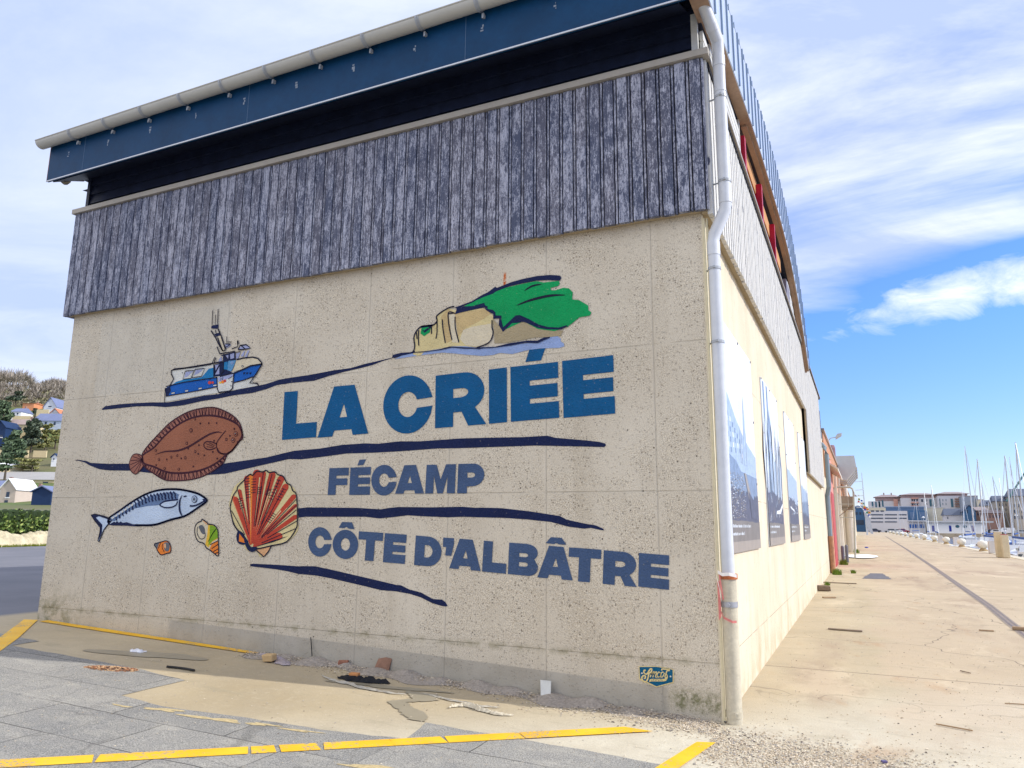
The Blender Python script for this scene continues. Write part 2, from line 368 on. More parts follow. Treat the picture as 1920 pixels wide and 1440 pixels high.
for i, (a, b, c_, d_) in enumerate([(-3.95,-2.20,.17,.035),(-3.45,-2.18,.22,.04),(-3.05,-2.09,.12,.03),(-2.72,-2.06,.16,.02),(-1.75,-2.45,.25,.06),(-4.3,-2.30,.08,.02)]):
    struct('faded_marking', blob(a, b, c_, d_, .0065, seed=20+i, rag=.45, rot=.15), yw)

# gravel, grit and crumbs: real stones, uncountable
def stones(n, fn, smin, smax, seed, name, mats, flat=.55):
    rnd = random.Random(seed); m_ = MB()
    base = [(1,0,0),(0,1,0),(-1,0,0),(0,-1,0),(0,0,1),(0,0,-.6)]
    fs = [(0,1,4),(1,2,4),(2,3,4),(3,0,4),(1,0,5),(2,1,5),(3,2,5),(0,3,5)]
    for _ in range(n):
        x, y, h = fn(rnd); s_ = smin*(smax/smin)**(rnd.random()**1.7); a = rnd.uniform(0, 6.28); el = rnd.uniform(.5, 1.6)
        vs = []
        for bx, by, bz in base:
            j = rnd.uniform(.7, 1.3); px, py = bx*s_*el*j, by*s_*j
            vs.append((x+px*math.cos(a)-py*math.sin(a), y+px*math.sin(a)+py*math.cos(a), gzf(x)+h+bz*s_*flat*j))
        m_.add(vs, fs, rnd.randrange(len(mats)))
    return tag(link(name, m_, mats), kind='stuff')
gm = [simple('stone_cream', (.62,.54,.42), .9, .2, 20), simple('stone_tan', (.46,.37,.26), .9, .2, 20), simple('stone_grey', (.34,.31,.28), .9, .3, 20), simple('stone_dark', (.15,.12,.10), .9, .3, 20)]
gms = gm[:1]*5+gm[1:2]*4+gm[2:3]*2+gm[3:]
def f_corner(r):
    t = r.random()
    x = r.gauss(.75, .85); y = -.60 - r.random()*.1 + r.gauss(0, .27) - max(0, x)*.16
    if x < 0: y = -.25 + r.gauss(0, .12) + x*.05
    return x, y, .004
stones(15000, f_corner, .003, .012, 31, 'gravel', gms)
def f_wall(r):
    x = -5.1*r.random()**.9; y = -.05-abs(r.gauss(0, .13+.03*math.sin(x*3))) ; return x, y, .004+max(0, .035+y*.12)*r.random()
stones(6500, f_wall, .003, .011, 32, 'debris', gms+gm[3:])
def f_quay(r):
    return r.uniform(.2, 4.2), -1.2+r.random()**1.6*14, .003
stones(3500, f_quay, .003, .010, 33, 'grit', gms)
def f_pav(r):
    return r.uniform(-6, .8), r.uniform(-3.8, -.6), .006
stones(2600, f_pav, .002, .007, 34, 'grit', gms)
def f_chip(r):
    a = r.uniform(0, 6.283); q = r.random()**.6; return -5.55+.26*q*math.cos(a)+.1*q*math.sin(a), -1.46+.12*q*math.sin(a)+.03*math.cos(a), .005+.02*(1-q)
stones(900, f_chip, .005, .018, 35, 'wood_chips', [simple('chip_rust', (.30,.13,.06), .95, .4, 20), simple('chip_tan', (.46,.30,.17), .95, .3, 20), simple('chip_dark', (.12,.06,.04), .95, .3, 20)], .4)
# low ridge of swept dirt along the wall foot
mb = MB(); N_ = 90; prof = []
for i in range(N_+1):
    x = -5.1+i/N_*5.0; h = .028+.02*math.sin(i*.9)+.015*math.sin(i*.37+1); h *= sm((x+5.1)/.6)*sm((-.1-x)/1.)
    wd = .24+.06*math.sin(i*.5)+.05*math.sin(i*.21)
    for t, q in ((0, .8), (.3, 1), (.6, .55), (1, 0)): mb.v.append((x, -.004-t*wd, gzf(x)+.003+h*q+random.uniform(0, .006)*(t < 1)))
for i in range(N_):
    for j in range(3): mb.f.append((i*4+j, i*4+j+1, (i+1)*4+j+1, (i+1)*4+j)); mb.mi.append(0)
tag(link('dirt', mb, simple('swept_dirt', (.44,.385,.33), .95, .4, 40, bump=.04)), kind='stuff')
# ------------------------------------------------------------------ building materials
def wall_mat(name, cA, cB, front=True):
    k = NT(name, .9); x, y, z = k.xyz()
    big = k.rng(k.noise(.9, 5, .6), .35, .65); mid = k.rng(k.noise(4.5, 5, .65), .35, .68)
    c = k.mix(big, cA, cB)
    c = k.mix(k.ma('MULTIPLY', mid, .22), c, tuple(v*.82 for v in cA))
    u = x if front else y
    # formwork joints: verticals every 1.088 m, three lifts
    dv = k.ma('MULTIPLY', k.ma('ABSOLUTE', k.ma('SUBTRACT', k.ma('FRACT', k.ma('ADD', k.ma('DIVIDE', k.ma('ADD', u, .50), 1.088), 20.5)), .5)), 1.088)
    dh = k.ma('MINIMUM', k.ma('MINIMUM', k.ma('ABSOLUTE', k.ma('SUBTRACT', z, .462)), k.ma('ABSOLUTE', k.ma('SUBTRACT', z, 1.912))), k.ma('ABSOLUTE', k.ma('SUBTRACT', z, 3.279)))
    wob = k.ma('MULTIPLY', k.ma('SUBTRACT', k.noise(9, 3), .5), .012)
    dvw = k.ma('ADD', dv, wob); dhw = k.ma('ADD', dh, wob)
    smooth = k.ma('MAXIMUM', k.ma('MULTIPLY', k.rng(k.ma('ADD', dv, k.ma('MULTIPLY', k.noise(7, 3), .05)), .085, .035), .9), k.ma('MULTIPLY', k.rng(k.ma('ADD', dh, k.ma('MULTIPLY', k.noise(5, 3), .09)), .11, .05), .75))
    low = k.rng(z, .47, .42)
    patch = k.rng(k.noise(1.7, 3, .5), .46, .60)
    smooth = k.ma('MAXIMUM', smooth, k.ma('MULTIPLY', patch, .75)); smooth = k.ma('MAXIMUM', smooth, k.ma('MULTIPLY', low, .55))
    expo = k.ma('SUBTRACT', 1., smooth)
    if front:
        vc = k.sepr(k.vor(58, out='Color')); vd = k.vor(58)
        dark = k.ma('MULTIPLY', k.rng(vc[0], .17, .11), k.rng(vd, .52, .36)); light = k.ma('MULTIPLY', k.rng(vc[1], .84, .90), k.rng(vd, .5, .35))
        e2 = k.ma('ADD', k.ma('MULTIPLY', expo, .8), .2)
        g1 = k.noise(105, 2, .8); g2 = k.noise(52, 3, .7)
        c = k.mix(k.ma('MULTIPLY', k.ma('MULTIPLY', k.rng(g1, .48, .38), .85), e2), c, (.23, .17, .11))
        c = k.mix(k.ma('MULTIPLY', k.ma('MULTIPLY', k.rng(g1, .54, .64), .75), e2), c, (.86, .78, .62))
        c = k.mix(k.ma('MULTIPLY', k.ma('MULTIPLY', k.rng(g2, .45, .36), .55), e2), c, (.30, .23, .15))
        stn = k.rng(k.noise(1, 5, .65, k.mp((2.2, 2.2, .35))), .52, .68); c = k.mix(k.ma('MULTIPLY', stn, .30), c, (.40, .34, .25))
        c = k.mix(k.ma('MULTIPLY', k.ma('MULTIPLY', dark, .68), k.ma('ADD', k.ma('MULTIPLY', expo, .85), .15)), c, (.14, .11, .08))
        c = k.mix(k.ma('MULTIPLY', light, k.ma('MULTIPLY', expo, .5)), c, (.78, .70, .55))
        vc3 = k.sepr(k.vor(23, out='Color')); vd3 = k.vor(23)
        pit = k.ma('MULTIPLY', k.rng(vc3[2], .045, .03), k.rng(vd3, .22, .12)); c = k.mix(k.ma('MULTIPLY', pit, .8), c, (.07, .055, .04))
        h = k.ma('SUBTRACT', k.ma('MULTIPLY', k.ma('MULTIPLY', vd, expo), -.8), k.ma('ADD', k.ma('MULTIPLY', pit, 2.), k.ma('MULTIPLY', dark, 1.)))
    else:
        h = k.noise(60, 3, .7)
        c = k.mix(k.ma('MULTIPLY', k.rng(k.noise(1.6, 5, .65, k.mp((1, 1.6, .30))), .50, .70), .35), c, (.50, .41, .27))
        c = k.mix(k.ma('MULTIPLY', k.rng(k.noise(5, 5, .7), .58, .7), .3), c, (.44, .37, .26)); vq = k.sepr(k.vor(16, out='Color')); c = k.mix(k.ma('MULTIPLY', k.ma('MULTIPLY', k.rng(vq[0], .05, .03), k.rng(k.vor(16), .15, .08)), .7), c, (.2,.15,.1))
    line = k.ma('MAXIMUM', k.rng(dvw, .0065, .0025), k.ma('MULTIPLY', k.rng(dhw, .007, .003), k.rng(k.noise(2.1, 3), .35, .5)))
    amt = .17 if front else .22
    c = k.mix(k.ma('MULTIPLY', line, k.ma('ADD', amt*.5, k.ma('MULTIPLY', k.noise(3, 3), amt))), c, (.15, .13, .09))
    # tie holes
    # stains near the ground, moss at the corners, bare render strip
    if front:
        rz = k.ma('SUBTRACT', z, k.ma('MULTIPLY', k.ma('MULTIPLY', x, -1.), .0345))
        strip_ = k.ma('MULTIPLY', k.ma('MULTIPLY', k.rng(rz, .225, .215), k.rng(x, -6.55, -6.45)), k.rng(x, -.44, -.48))
        c = k.mix(k.ma('MULTIPLY', strip_, .8), c, k.mix(k.rng(k.noise(2.5, 4, .6), .35, .65), (.335, .305, .255), (.43, .40, .345)))
        damp = k.ma('MULTIPLY', k.rng(k.ma('ADD', rz, k.ma('MULTIPLY', k.noise(1.6, 4), .5)), .55, .18), .40)
        c = k.mix(damp, c, (.30, .275, .205))
        moss = k.ma('MULTIPLY', k.ma('MULTIPLY', k.rng(k.noise(16, 4, .7), .40, .6), k.box(x, -.42, .2, .05)), k.box(rz, .06, .215, .035))
        moss2 = k.ma('MULTIPLY', k.ma('MULTIPLY', k.rng(k.noise(7, 4, .7), .44, .6), k.rng(x, -8.0, -8.5)), k.rng(rz, .5, .1))
        c = k.mix(k.ma('MULTIPLY', k.ma('MAXIMUM', moss, k.ma('MULTIPLY', moss2, .8)), .8), c, (.115, .12, .04))
        gl = k.ma('MULTIPLY', k.ma('MULTIPLY', k.rng(k.ma('ADD', dh, wob), .05, .0), k.rng(z, 1., .5)), k.rng(k.noise(6, 4, .7), .42, .6))
        c = k.mix(k.ma('MULTIPLY', gl, .55), c, (.17, .15, .06))
        rr = k.ma('MULTIPLY', k.box(x, -2.075, -2.045, .008), k.ma('MULTIPLY', k.box(z, 4.02, 4.20, .02), k.rng(k.noise(30, 3), .35, .5))); c = k.mix(rr, c, (.52, .12, .02))
        greyz = k.ma('MULTIPLY', k.box(x, -8.35, -5.9, .01), k.box(z, 3.3, 4.35, .012)); c = k.mix(k.ma('MULTIPLY', greyz, .22), c, (.50, .50, .46))
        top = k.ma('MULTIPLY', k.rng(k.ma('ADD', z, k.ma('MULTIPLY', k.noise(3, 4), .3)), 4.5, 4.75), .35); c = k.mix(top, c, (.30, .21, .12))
    else:
        g = k.ma('MULTIPLY', k.rng(k.noise(1.9, 4, .6, k.mp((1, 1, .6))), .52, .66), k.rng(z, .75, .2)); c = k.mix(k.ma('MULTIPLY', g, .45), c, (.33, .31, .16))
        o = k.ma('MULTIPLY', k.rng(k.noise(2.6, 4, .6), .45, .6), k.rng(z, .35, .0)); c = k.mix(k.ma('MULTIPLY', o, .5), c, (.50, .34, .18))
    k.col(c); k.bump(k.ma('SUBTRACT', h, k.ma('MULTIPLY', line, 1.5)), .7, .006)
    return k.m
M_front = wall_mat('aggregate_concrete', (.575, .510, .405), (.665, .602, .490))
M_side = wall_mat('cream_render', (.62, .53, .395), (.70, .61, .47), False)
def wood_mat(nm, th, tint):
    k = NT(nm, .75); r = k.isl()
    off = k.N.new('ShaderNodeCombineXYZ'); k.L.new(k.ma('MULTIPLY', r, 37.), off.inputs[2]); k.L.new(k.ma('MULTIPLY', r, 11.), off.inputs[0])
    va = k.N.new('ShaderNodeVectorMath'); va.operation = 'ADD'; k.L.new(k.tc, va.inputs[0]); k.L.new(off.outputs[0], va.inputs[1]); v = va.outputs[0]
    grain = k.noise(1, 5, .75, k.mp((110, 110, 8), vec=v), .4); flake = k.noise(1, 5, .75, k.mp((62, 62, 27), vec=v), 1.); blot = k.noise(1, 4, .6, k.mp((11, 11, 4), vec=v))
    kn = k.vor(1, vec=k.mp((7, 7, 2.6), vec=v)); knot = k.rng(kn, .15, .05)
    a = k.ma('ADD', k.ma('MULTIPLY', grain, .35), k.ma('ADD', k.ma('MULTIPLY', flake, .55), k.ma('MULTIPLY', blot, .30)))
    a = k.ma('SUBTRACT', a, k.ma('MULTIPLY', knot, .22)); a = k.ma('ADD', a, k.ma('MULTIPLY', k.ma('SUBTRACT', r, .5), .05))
    wear = k.rng(a, th-.042, th+.048)
    bare = k.mix(k.rng(grain, .3, .7), *tint)
    c = k.mix(wear, (.055, .061, .100), bare)
    c = k.mix(.14, c, k.mix(k.rng(k.noise(1, 3, .5, k.mp((3, 3, .7), vec=v)), .4, .6), (.12, .17, .30), (.34, .32, .36)))
    k.col(c); k.bump(a, .7, .006); return k.m
M_wood = wood_mat('weathered_black_boards', .612, ((.25, .26, .33), (.54, .55, .64)))
M_wood_lit = wood_mat('boards_sunlit_copy', .50, ((.52, .50, .45), (.78, .76, .70)))  # paler, warmer copy of the front boards, sunlight painted into the colour
M_navy = simple('navy_sheet', (.002, .042, .115), .5, .25, 2., spec=.15)
M_plank = simple('dark_stained_planks', (.013, .019, .045), .5, .5, 6, bump=.003)
M_cap = simple('grey_flashing', (.36, .33, .29), .5, .1, 3, metal=.2)
M_zinc = simple('grey_pvc', (.47, .46, .42), .38, .06, 2)
M_pipe = simple('pvc_pipe', (.58, .60, .64), .4, .14, 1.2)
M_soff = simple('plywood_soffit', (.33, .22, .155), .75, .25, 2.5, bump=.003)
M_verge = simple('verge_steel', (.48, .55, .68), .35, .08, 1.5, metal=.35)
M_dark = simple('dark_gap', (.012, .013, .02), .9)
M_red = simple('red_paint', (.42, .008, .035), .4, .15, 4)
M_slat = simple('pale_slats', (.60, .60, .58), .6, .15, 6)
M_glass = simple('window_glass', (.05, .05, .09), .08, .1, 1, spec=.8)

B = thing('quayside_hall', (0, 0, 0), 'large concrete quayside hall with black boarded upper band and fish market mural on its gable', 'building')
W_, H1, H2, D = 8.97, 4.50, 6.055, .106
front = link('front_wall', MB().box(-W_, 0, 0, .3, -.25, 4.75), M_front, B)
mb = MB().box(-.3, -.0, .3005, 23.7, -.25, 4.95)
side = link('side_wall', mb, M_side, B)
link('rear_wall', MB().box(-W_, -W_+.3, .3005, 23.7, -.25, 4.75).box(-W_+.3, -.3, 23.4, 23.7, -.25, 4.75), M_front, B)
# board cladding: each board with a small batten groove beside it
def boards(u0, u1, z0, z1f, along, face, sgn):
    m_ = MB(); u = u0; step = .1455
    while u < u1-.02:
        e = min(u+step, u1); j = random.uniform(0, .006); zb = z0(u) if callable(z0) else z0; zt = z1f - random.uniform(0, .004)
        dz = random.uniform(-.006, .006); gw = .012
        for a, b, t in ((u+.006, e-.040, 0.), (e-.028, e-.009, .008)):
            if b-a < .008: continue
            if along == 'x': m_.box(a, b, face+j*.5+t, face+.045, zb+dz, zt)
            else: m_.box(face-.045, face-j*.5-t, a, b, zb+dz, zt)
        u = e
    return m_
link('front_cladding', boards(-W_-D, D-.001, H1, H2, 'x', -D, 1), M_wood, B)
link('side_cladding', boards(-D+.047, 20.5, lambda u: H1-.03 if u < 12.75 else 2.90, H2, 'y', D, 1), M_wood_lit, B)
link('end_cladding', boards(-D+.047, 12., H1, H2, 'y', -W_-D+.045, 1), M_wood, B)
mb = MB().box(-W_-D+.05, D-.05, -D+.048, -.002, H1+.02, H2).box(.002, D-.048, -.002, 12.72, H1-.005, H2).box(.002, D-.048, 12.72, 20.45, 2.93, H2)
link('cladding_battens', mb, M_dark, B)
link('cladding_soffit', MB().box(.003, D-.047, -.05, 12.70, H1-.012, H1+.012).box(-W_-D+.05, D-.05, -D+.049, -.003, H1+.004, H1+.018).box(.003, D-.01, 12.72, 12.747, 2.9, H1+.02).box(.003, D-.05, 12.76, 20.4, 2.905, 2.925), simple('beige_trim', (.36, .29, .19), .8, .2, 3), B)
link('flashing', MB().box(-W_-D-.035, D+.035, -D-.036, .0, H2+.004, H2+.072).box(.0, D+.035, .001, 21.2, H2+.004, H2+.04).box(-W_-D-.035, -W_, .001, 12, H2+.004, H2+.06), M_cap, B)
link('side_eaves_shade_strip', MB().box(.06, D+.012, .01, 21.1, H2-.045, H2+.003), M_dark, B)  # solid dark strip, painting in the shade under the flashing
# dark upper wall of lapped planks
mb = MB()
for i in range(5):
    z0 = 6.09+i*.148; mb.add([(-8.96, -.018, z0), (.02, -.018, z0), (.02, .012, z0+.146), (-8.96, .012, z0+.146), (-8.96, .25, z0), (.02, .25, z0), (.02, .25, z0+.146), (-8.96, .25, z0+.146)],
        [(0,1,2,3), (4,7,6,5), (0,4,5,1), (3,2,6,7), (0,3,7,4), (1,5,6,2)])
link('upper_wall', mb, M_plank, B)
link('upper_side_wall', MB().box(-8.96, -8.7, .26, 12.5, 6.0, 6.9).box(-8.7, -.32, 12.2, 12.5, 4.9, 6.2), M_plank, B)
link('corner_board', MB().box(-8.99, -8.93, -.032, .03, 6.13, 6.74), M_plank, B)
link('corner_board', MB().box(-.03, .032, -.03, .03, 6.13, 6.6), M_slat, B)
# roof: shallow barrel vault
ZB = [(-.5,6.44),(.94,6.62),(3.49,6.92),(5.5,7.04),(7.3,7.10),(8.9,7.02),(10.5,6.73),(12.0,6.20),(13.42,5.56)]
ZT = [(-.5,7.0),(.73,7.26),(2.37,7.49),(4.2,7.76),(5.8,7.92),(7.3,7.97),(8.8,7.90),(10.4,7.66),(12.0,7.06),(13.0,6.34),(13.48,5.97)]
def cur(tab, t):
    i = 0
    while i < len(tab)-2 and t > tab[i+1][0]: i += 1
    p = [tab[max(0, min(len(tab)-1, j))] for j in (i-1, i, i+1, i+2)]
    (x1, y1), (x2, y2) = p[1], p[2]; u = max(0, min(1, (t-x1)/(x2-x1)))
    m1 = (p[2][1]-p[0][1])/max(1e-6, p[2][0]-p[0][0])*(x2-x1); m2 = (p[3][1]-p[1][1])/max(1e-6, p[3][0]-p[1][0])*(x2-x1)
    return (2*u**3-3*u*u+1)*y1+(u**3-2*u*u+u)*m1+(-2*u**3+3*u*u)*y2+(u**3-u*u)*m2
ysr = [-.5+i*(13.98/56) for i in range(57)]
zb = lambda y: cur(ZB, min(y, 13.42)); zt = lambda y: cur(ZT, min(y, 13.48))
XL, XR = -9.16, .2
mb = MB(); P = [(y, zt(y)) for y in ysr] + [(y, max(zb(y)+.02, 5.6)) for y in reversed(ysr)]
n = len(ysr)
for i in range(n-1):
    y0, y1 = ysr[i], ysr[i+1]
    mb.quad((XL, y0, zt(y0)+.012), (XR+.015, y0, zt(y0)+.012), (XR+.015, y1, zt(y1)+.012), (XL, y1, zt(y1)+.012))
xx = XL+.05
while xx < XR:
    for i in range(n-1):
        y0, y1 = ysr[i]-(.03 if i == 0 else 0), ysr[i+1]; h = .052
        a0, a1 = zt(y0)+.012, zt(y1)+.012
        mb.add([(xx,y0,a0),(xx+.03,y0,a0+h),(xx+.07,y0,a0+h),(xx+.1,y0,a0),(xx,y1,a1),(xx+.03,y1,a1+h),(xx+.07,y1,a1+h),(xx+.1,y1,a1)], [(0,1,5,4),(1,2,6,5),(2,3,7,6)]+([(0,3,2,1)] if i == 0 else []))
    xx += .34
roof = link('roof', mb, simple('roof_sheet', (.22, .27, .34), .45, .1, 2, metal=.3), B)
# verge (right-hand) of folded steel trays
mb = MB(); sm_ = MB(); y = -.5
while y < 13.3:
    e = min(y+.42, 13.46)
    mb.add([(XR, y+.004, zb(y)), (XR, e-.004, zb(e)), (XR, e-.004, zt(e)+.02), (XR, y+.004, zt(y)+.02), (XR+.012, y+.004, zb(y)), (XR+.012, e-.004, zb(e)), (XR+.012, e-.004, zt(e)+.02), (XR+.012, y+.004, zt(y)+.02)], [(4,5,6,7), (0,3,2,1), (0,1,5,4), (1,2,6,5), (3,7,6,2), (0,4,7,3)])
    sm_.box(XR+.0, XR+.030, e-.012, e+.012, zb(e)+.01, zt(e)+.02)
    sm_.box(XR+.012, XR+.022, y+.19, y+.21, zt(y+.2)-.02, zt(y+.2)+.045)
    y = e
link('verge', mb, M_verge, roof); link('verge_seam', sm_, simple('seam_blue', (.20, .28, .40), .4, .1), roof)
mb = MB()
for i in range(n-1):
    y0, y1 = ysr[i], ysr[i+1]
    xi = .04 if y1 < .1 else .07
    mb.quad((xi, y0, zb(y0)), (XR, y0, zb(y0)), (XR, y1, zb(y1)), (xi, y1, zb(y1)))
for i in range(n-1):
    y0, y1 = max(.3, ysr[i]), ysr[i+1]
    if y0 < 2.5: continue
    for a, b, o_ in ((.075, .15, .03),):
        mb.add([(a,y0,zb(y0)-o_),(b,y0,zb(y0)-o_),(b,y1,zb(y1)-o_),(a,y1,zb(y1)-o_),(a,y0,zb(y0)),(b,y0,zb(y0)),(b,y1,zb(y1)),(a,y1,zb(y1))], [(0,3,2,1),(1,2,6,5),(0,4,7,3),(0,1,5,4),(2,3,7,6)])
link('soffit', mb, M_soff, roof)
mb = MB()
for i in range(2, n-1):
    y0, y1 = ysr[i], ysr[i+1]; xi = .04 if y1 < .1 else .07; mb.quad((XL+.01, y0, zb(y0)), (xi, y0, zb(y0)), (xi, y1, zb(y1)), (XL+.01, y1, zb(y1)))
link('under_deck', mb, M_plank, roof)
link('front_soffit', MB().add([(XL+.03, -.46, 6.425), (-.06, -.46, 6.425), (-.06, .0, 6.66), (XL+.03, .0, 6.66), (XL+.03, -.46, 6.445), (-.06, -.46, 6.445), (-.06, .0, 6.68), (XL+.03, 0, 6.68)], [(0,3,2,1),(4,5,6,7),(0,1,5,4),(2,3,7,6),(0,4,7,3),(1,2,6,5)]), M_plank, roof)
link('soffit_return', MB().box(XL+.005, -8.97, .001, .9, 6.668, 6.72), M_plank, roof)
fa = link('fascia', MB().box(XL, XR+.002, -.53, -.5005, 6.41, 6.98), M_navy, roof)
link('drip_edge', MB().box(XL, XR, -.542, -.531, 6.402, 6.418), simple('drip_steel', (.45,.48,.55), .35, .1, metal=.5), roof)
link('end_plate', MB().add([(XL-.012,-.53,6.43),(XL-.012,.02,6.66),(XL-.012,.02,7.06),(XL-.012,-.53,6.98),(XL-.001,-.53,6.43),(XL-.001,.02,6.66),(XL-.001,.02,7.06),(XL-.001,-.53,6.98)], [(0,3,2,1),(4,5,6,7),(0,1,5,4),(1,2,6,5),(2,3,7,6),(3,0,4,7)]), simple('worn_end_plate', (.26, .12, .09), .8, .8, 5), roof)
link('end_plate', MB().add([(XL-.016, -.27+.16*math.cos(a/16*6.28)*.8, 6.72+.24*math.sin(a/16*6.28)) for a in range(16)], [tuple(range(16))]), simple('bare_patch', (.60,.55,.42), .8, .1), roof)
for i in range(3): link('fascia_joint', MB().box(-8.4+i*3.05, -8.396+i*3.05, -.5325, -.53, 6.42, 6.97), simple('joint_pale', (.10,.17,.28), .5), roof)
# fixing marks on the fascia
random.seed(5)
for i in range(11):
    u = -8.75+i*.83; mb = MB()
    for q in range(3): mb.box(u+random.uniform(-.012, .012), u+random.uniform(.014, .03), -.5335, -.5305, 6.76-q*.03+random.uniform(-.01,.01), 6.782-q*.03)
    link('fascia_screw', mb, simple('pale_filler', (.26,.30,.36), .8), roof)
# gutter, brackets, downpipe
GY, GZ, GR = -.625, 6.985, .090
mb = MB(); N_ = 12; xs_ = [XL-.09+i*.5 for i in range(20)]; xs_[-1] = .33
ring = lambda x, r: [(x, GY+r*math.cos(math.pi+i*math.pi/N_), GZ+r*math.sin(math.pi+i*math.pi/N_)) for i in range(N_+1)]
for a, b in zip(xs_, xs_[1:]):
    o = ring(a, GR)+ring(b, GR); m_ = N_+1
    mb.add(o, [(i, i+1, m_+i+1, m_+i) for i in range(N_)])
    o = ring(a, GR-.005)+ring(b, GR-.005); mb.add(o, [(i, m_+i, m_+i+1, i+1) for i in range(N_)])
mb.add(ring(xs_[0], GR), [tuple(range(N_+1))]); mb.add(ring(xs_[-1], GR), [tuple(range(N_+1))])
mb.tube([(xs_[0], GY-GR, GZ), (xs_[-1], GY-GR, GZ)], .009, 6)
gut = link('gutter', mb, M_zinc, B, smooth=True)
M_br = simple('bracket_grey', (.36,.38,.41), .4, .1)
for i in range(13):
    x0 = -8.55+i*.715; m_ = MB(); o = ring(x0, GR+.010)+ring(x0+.028, GR+.010); q = N_+1
    m_.add(o, [(j, j+1, q+j+1, q+j) for j in range(N_)]); o = ring(x0+.03, GR+.004)+ring(x0+.05, GR+.004); m_.add(o, [(j, j+1, q+j+1, q+j) for j in range(N_)])
    m_.box(x0+.03, x0+.052, -.575, -.531, 6.845, 6.885).box(x0+.033, x0+.049, -.58, -.572, 6.825, 6.86)
    link('gutter_bracket', m_, M_br, gut)
PX, PY = .215, .02
mb = MB().tube([(-.02,GY,GZ-.07),(-.02,GY,GZ-.17),(.10,-.36,6.62),(PX,PY-.01,6.26),(PX,PY,6.12),(PX,PY,4.56),(PX-.012,PY,4.50),(.10,.03,4.29),(.085,.03,4.22),(.085,.03,1.19)], .056, 18)
dp = link('downpipe', mb, M_pipe, B, smooth=True)
for p, q in (((.175,-.115,6.385),(.19,-.07,6.325)),((PX,PY,6.10),(PX,PY,5.985)),((PX,PY,5.72),(PX,PY,5.712)),((PX,PY,4.66),(PX,PY,4.57)),((.085,.03,4.21),(.085,.03,4.08))): link('pipe_socket', MB().tube([p, q], .0605, 18), M_pipe, dp, smooth=True)
def clamp(x, y, z, r=.062):
    m_ = MB().tube([(x,y,z-.012),(x,y,z+.012)], r, 16); m_.tube([(x-.02,y,z),(-.01,y+.05,z)], .008, 6); m_.box(x+.0, x+.02, y-r-.018, y-r+.002, z-.01, z+.01)
    link('pipe_clamp', m_, M_br, dp)
clamp(PX, PY, 5.66); clamp(PX, PY, 4.79); clamp(.085, .03, 3.95); clamp(.085,.03,2.9+.35)
iron = simple('painted_iron', (.52,.47,.36), .6, .25, 4, bump=.004)
lp = link('iron_pipe', MB().tube([(.085,.03,1.185),(.085,.03,.0)], .066, 18), iron, B, smooth=True)
link('pipe_collar', MB().tube([(.085,.03,1.16),(.085,.03,1.205)], .078, 18), simple('rusty_collar', (.42,.13,.05), .9, .5, 30), lp, smooth=True)
link('pipe_collar', MB().tube([(.085,.03,.93),(.085,.03,.975)], .072, 18).tube([(.085,-.03,.95),(.085,-.066,.95)], .018, 8), simple('steel_band', (.40,.40,.42), .4, .2, metal=.6), lp, smooth=True)
link('pipe_collar', MB().tube([(.085,.03,.05),(.085,.03,.10)], .070, 18).tube([(.11,-.03,.08),(.115,-.052,.08)], .016, 8), iron, lp, smooth=True)
tp = MB(); random.seed(11)
tpt = [(.0,-.035,1.22),(.09,-.055,1.21),(.16,-.0,1.20)]
def ribb(pts, wd, m_, mi=0):
    for a, b in zip(pts, pts[1:]):
        m_.add([a, b, (b[0], b[1], b[2]-wd), (a[0], a[1], a[2]-wd)], [(0,1,2,3)], mi)
ribb([(.01,-.045,1.235),(.05,-.062,1.215),(.11,-.068,1.22),(.165,-.03,1.205)], .028, tp); ribb([(.0,-.05,1.20),(.02,-.066,1.12),(.035,-.07,1.0)], .03, tp)
tp.add([(.0,-.03,1.15),(.022,-.035,1.14),(.03,-.05,.86),(.005,-.045,.82)], [(0,1,2,3)], 1); tp.add([(.018,-.055,1.2),(.03,-.055,1.2),(.06,-.075,1.0),(.045,-.075,.99)], [(0,1,2,3)], 1)
ribb([(.02,-.055,.93),(.05,-.078,.86),(.12,-.078,.83),(.15,-.05,.83)], .02, tp, 1)
tp = link('barrier_tape', tp, [simple('tape_white', (.8,.76,.72), .5), simple('tape_red', (.62,.20,.18), .5, .4, 20)])
tag(tp, 'torn red and white barrier tape tied round the corner downpipe', 'tape')
# corner conduits
link('conduit', MB().tube([(.010,-.001,4.45),(.010,-.001,.02)], .011, 8).tube([(.036,.012,4.45),(.036,.012,.16)], .009, 8), simple('cream_conduit', (.62,.55,.36), .6, .15, 8), B)
link('corner_plaster', MB().box(-.012, .004, -.006, .30, -.02, 4.48), simple('corner_cream', (.62,.55,.40), .85, .15, 9), B)
# upper side facade: slats, red framed windows, louvre box
def slats(y0, y1, nm):
    m_ = MB(); z = 6.10; top = lambda y: zb(y)-.01
    while z < 7.2:
        y1_ = y1; 
        while y1_ > y0 and top(y1_) < z+.09: y1_ -= .1
        y0_ = y0
        while y0_ < y1 and top(y0_) < z+.09: y0_ += .1
        if y1_-y0_ > .2: m_.box(.04, .075, y0_, y1_, z, z+.095)
        z += .118
    link(nm, m_, M_slat, B)
slats(.03, 2.5, 'slat_panel'); slats(9.5, 12.4, 'slat_panel')
link('slat_panel_frame', MB().box(-.03, .08, 2.5, 2.55, 6.13, 6.80), M_slat, B)
link('slat_panel_backing', MB().box(-.2, .02, .03, 2.5, 5.9, 6.75), M_dark, B); link('slat_panel_backing', MB().box(-.2, .02, 9.5, 12.3, 5.6, 6.3), M_dark, B)
def post(y):
    m_ = MB().box(-.10, .115, y, y+.13, 6.13, zb(y)-.16); link('window_post', m_, M_red, B)
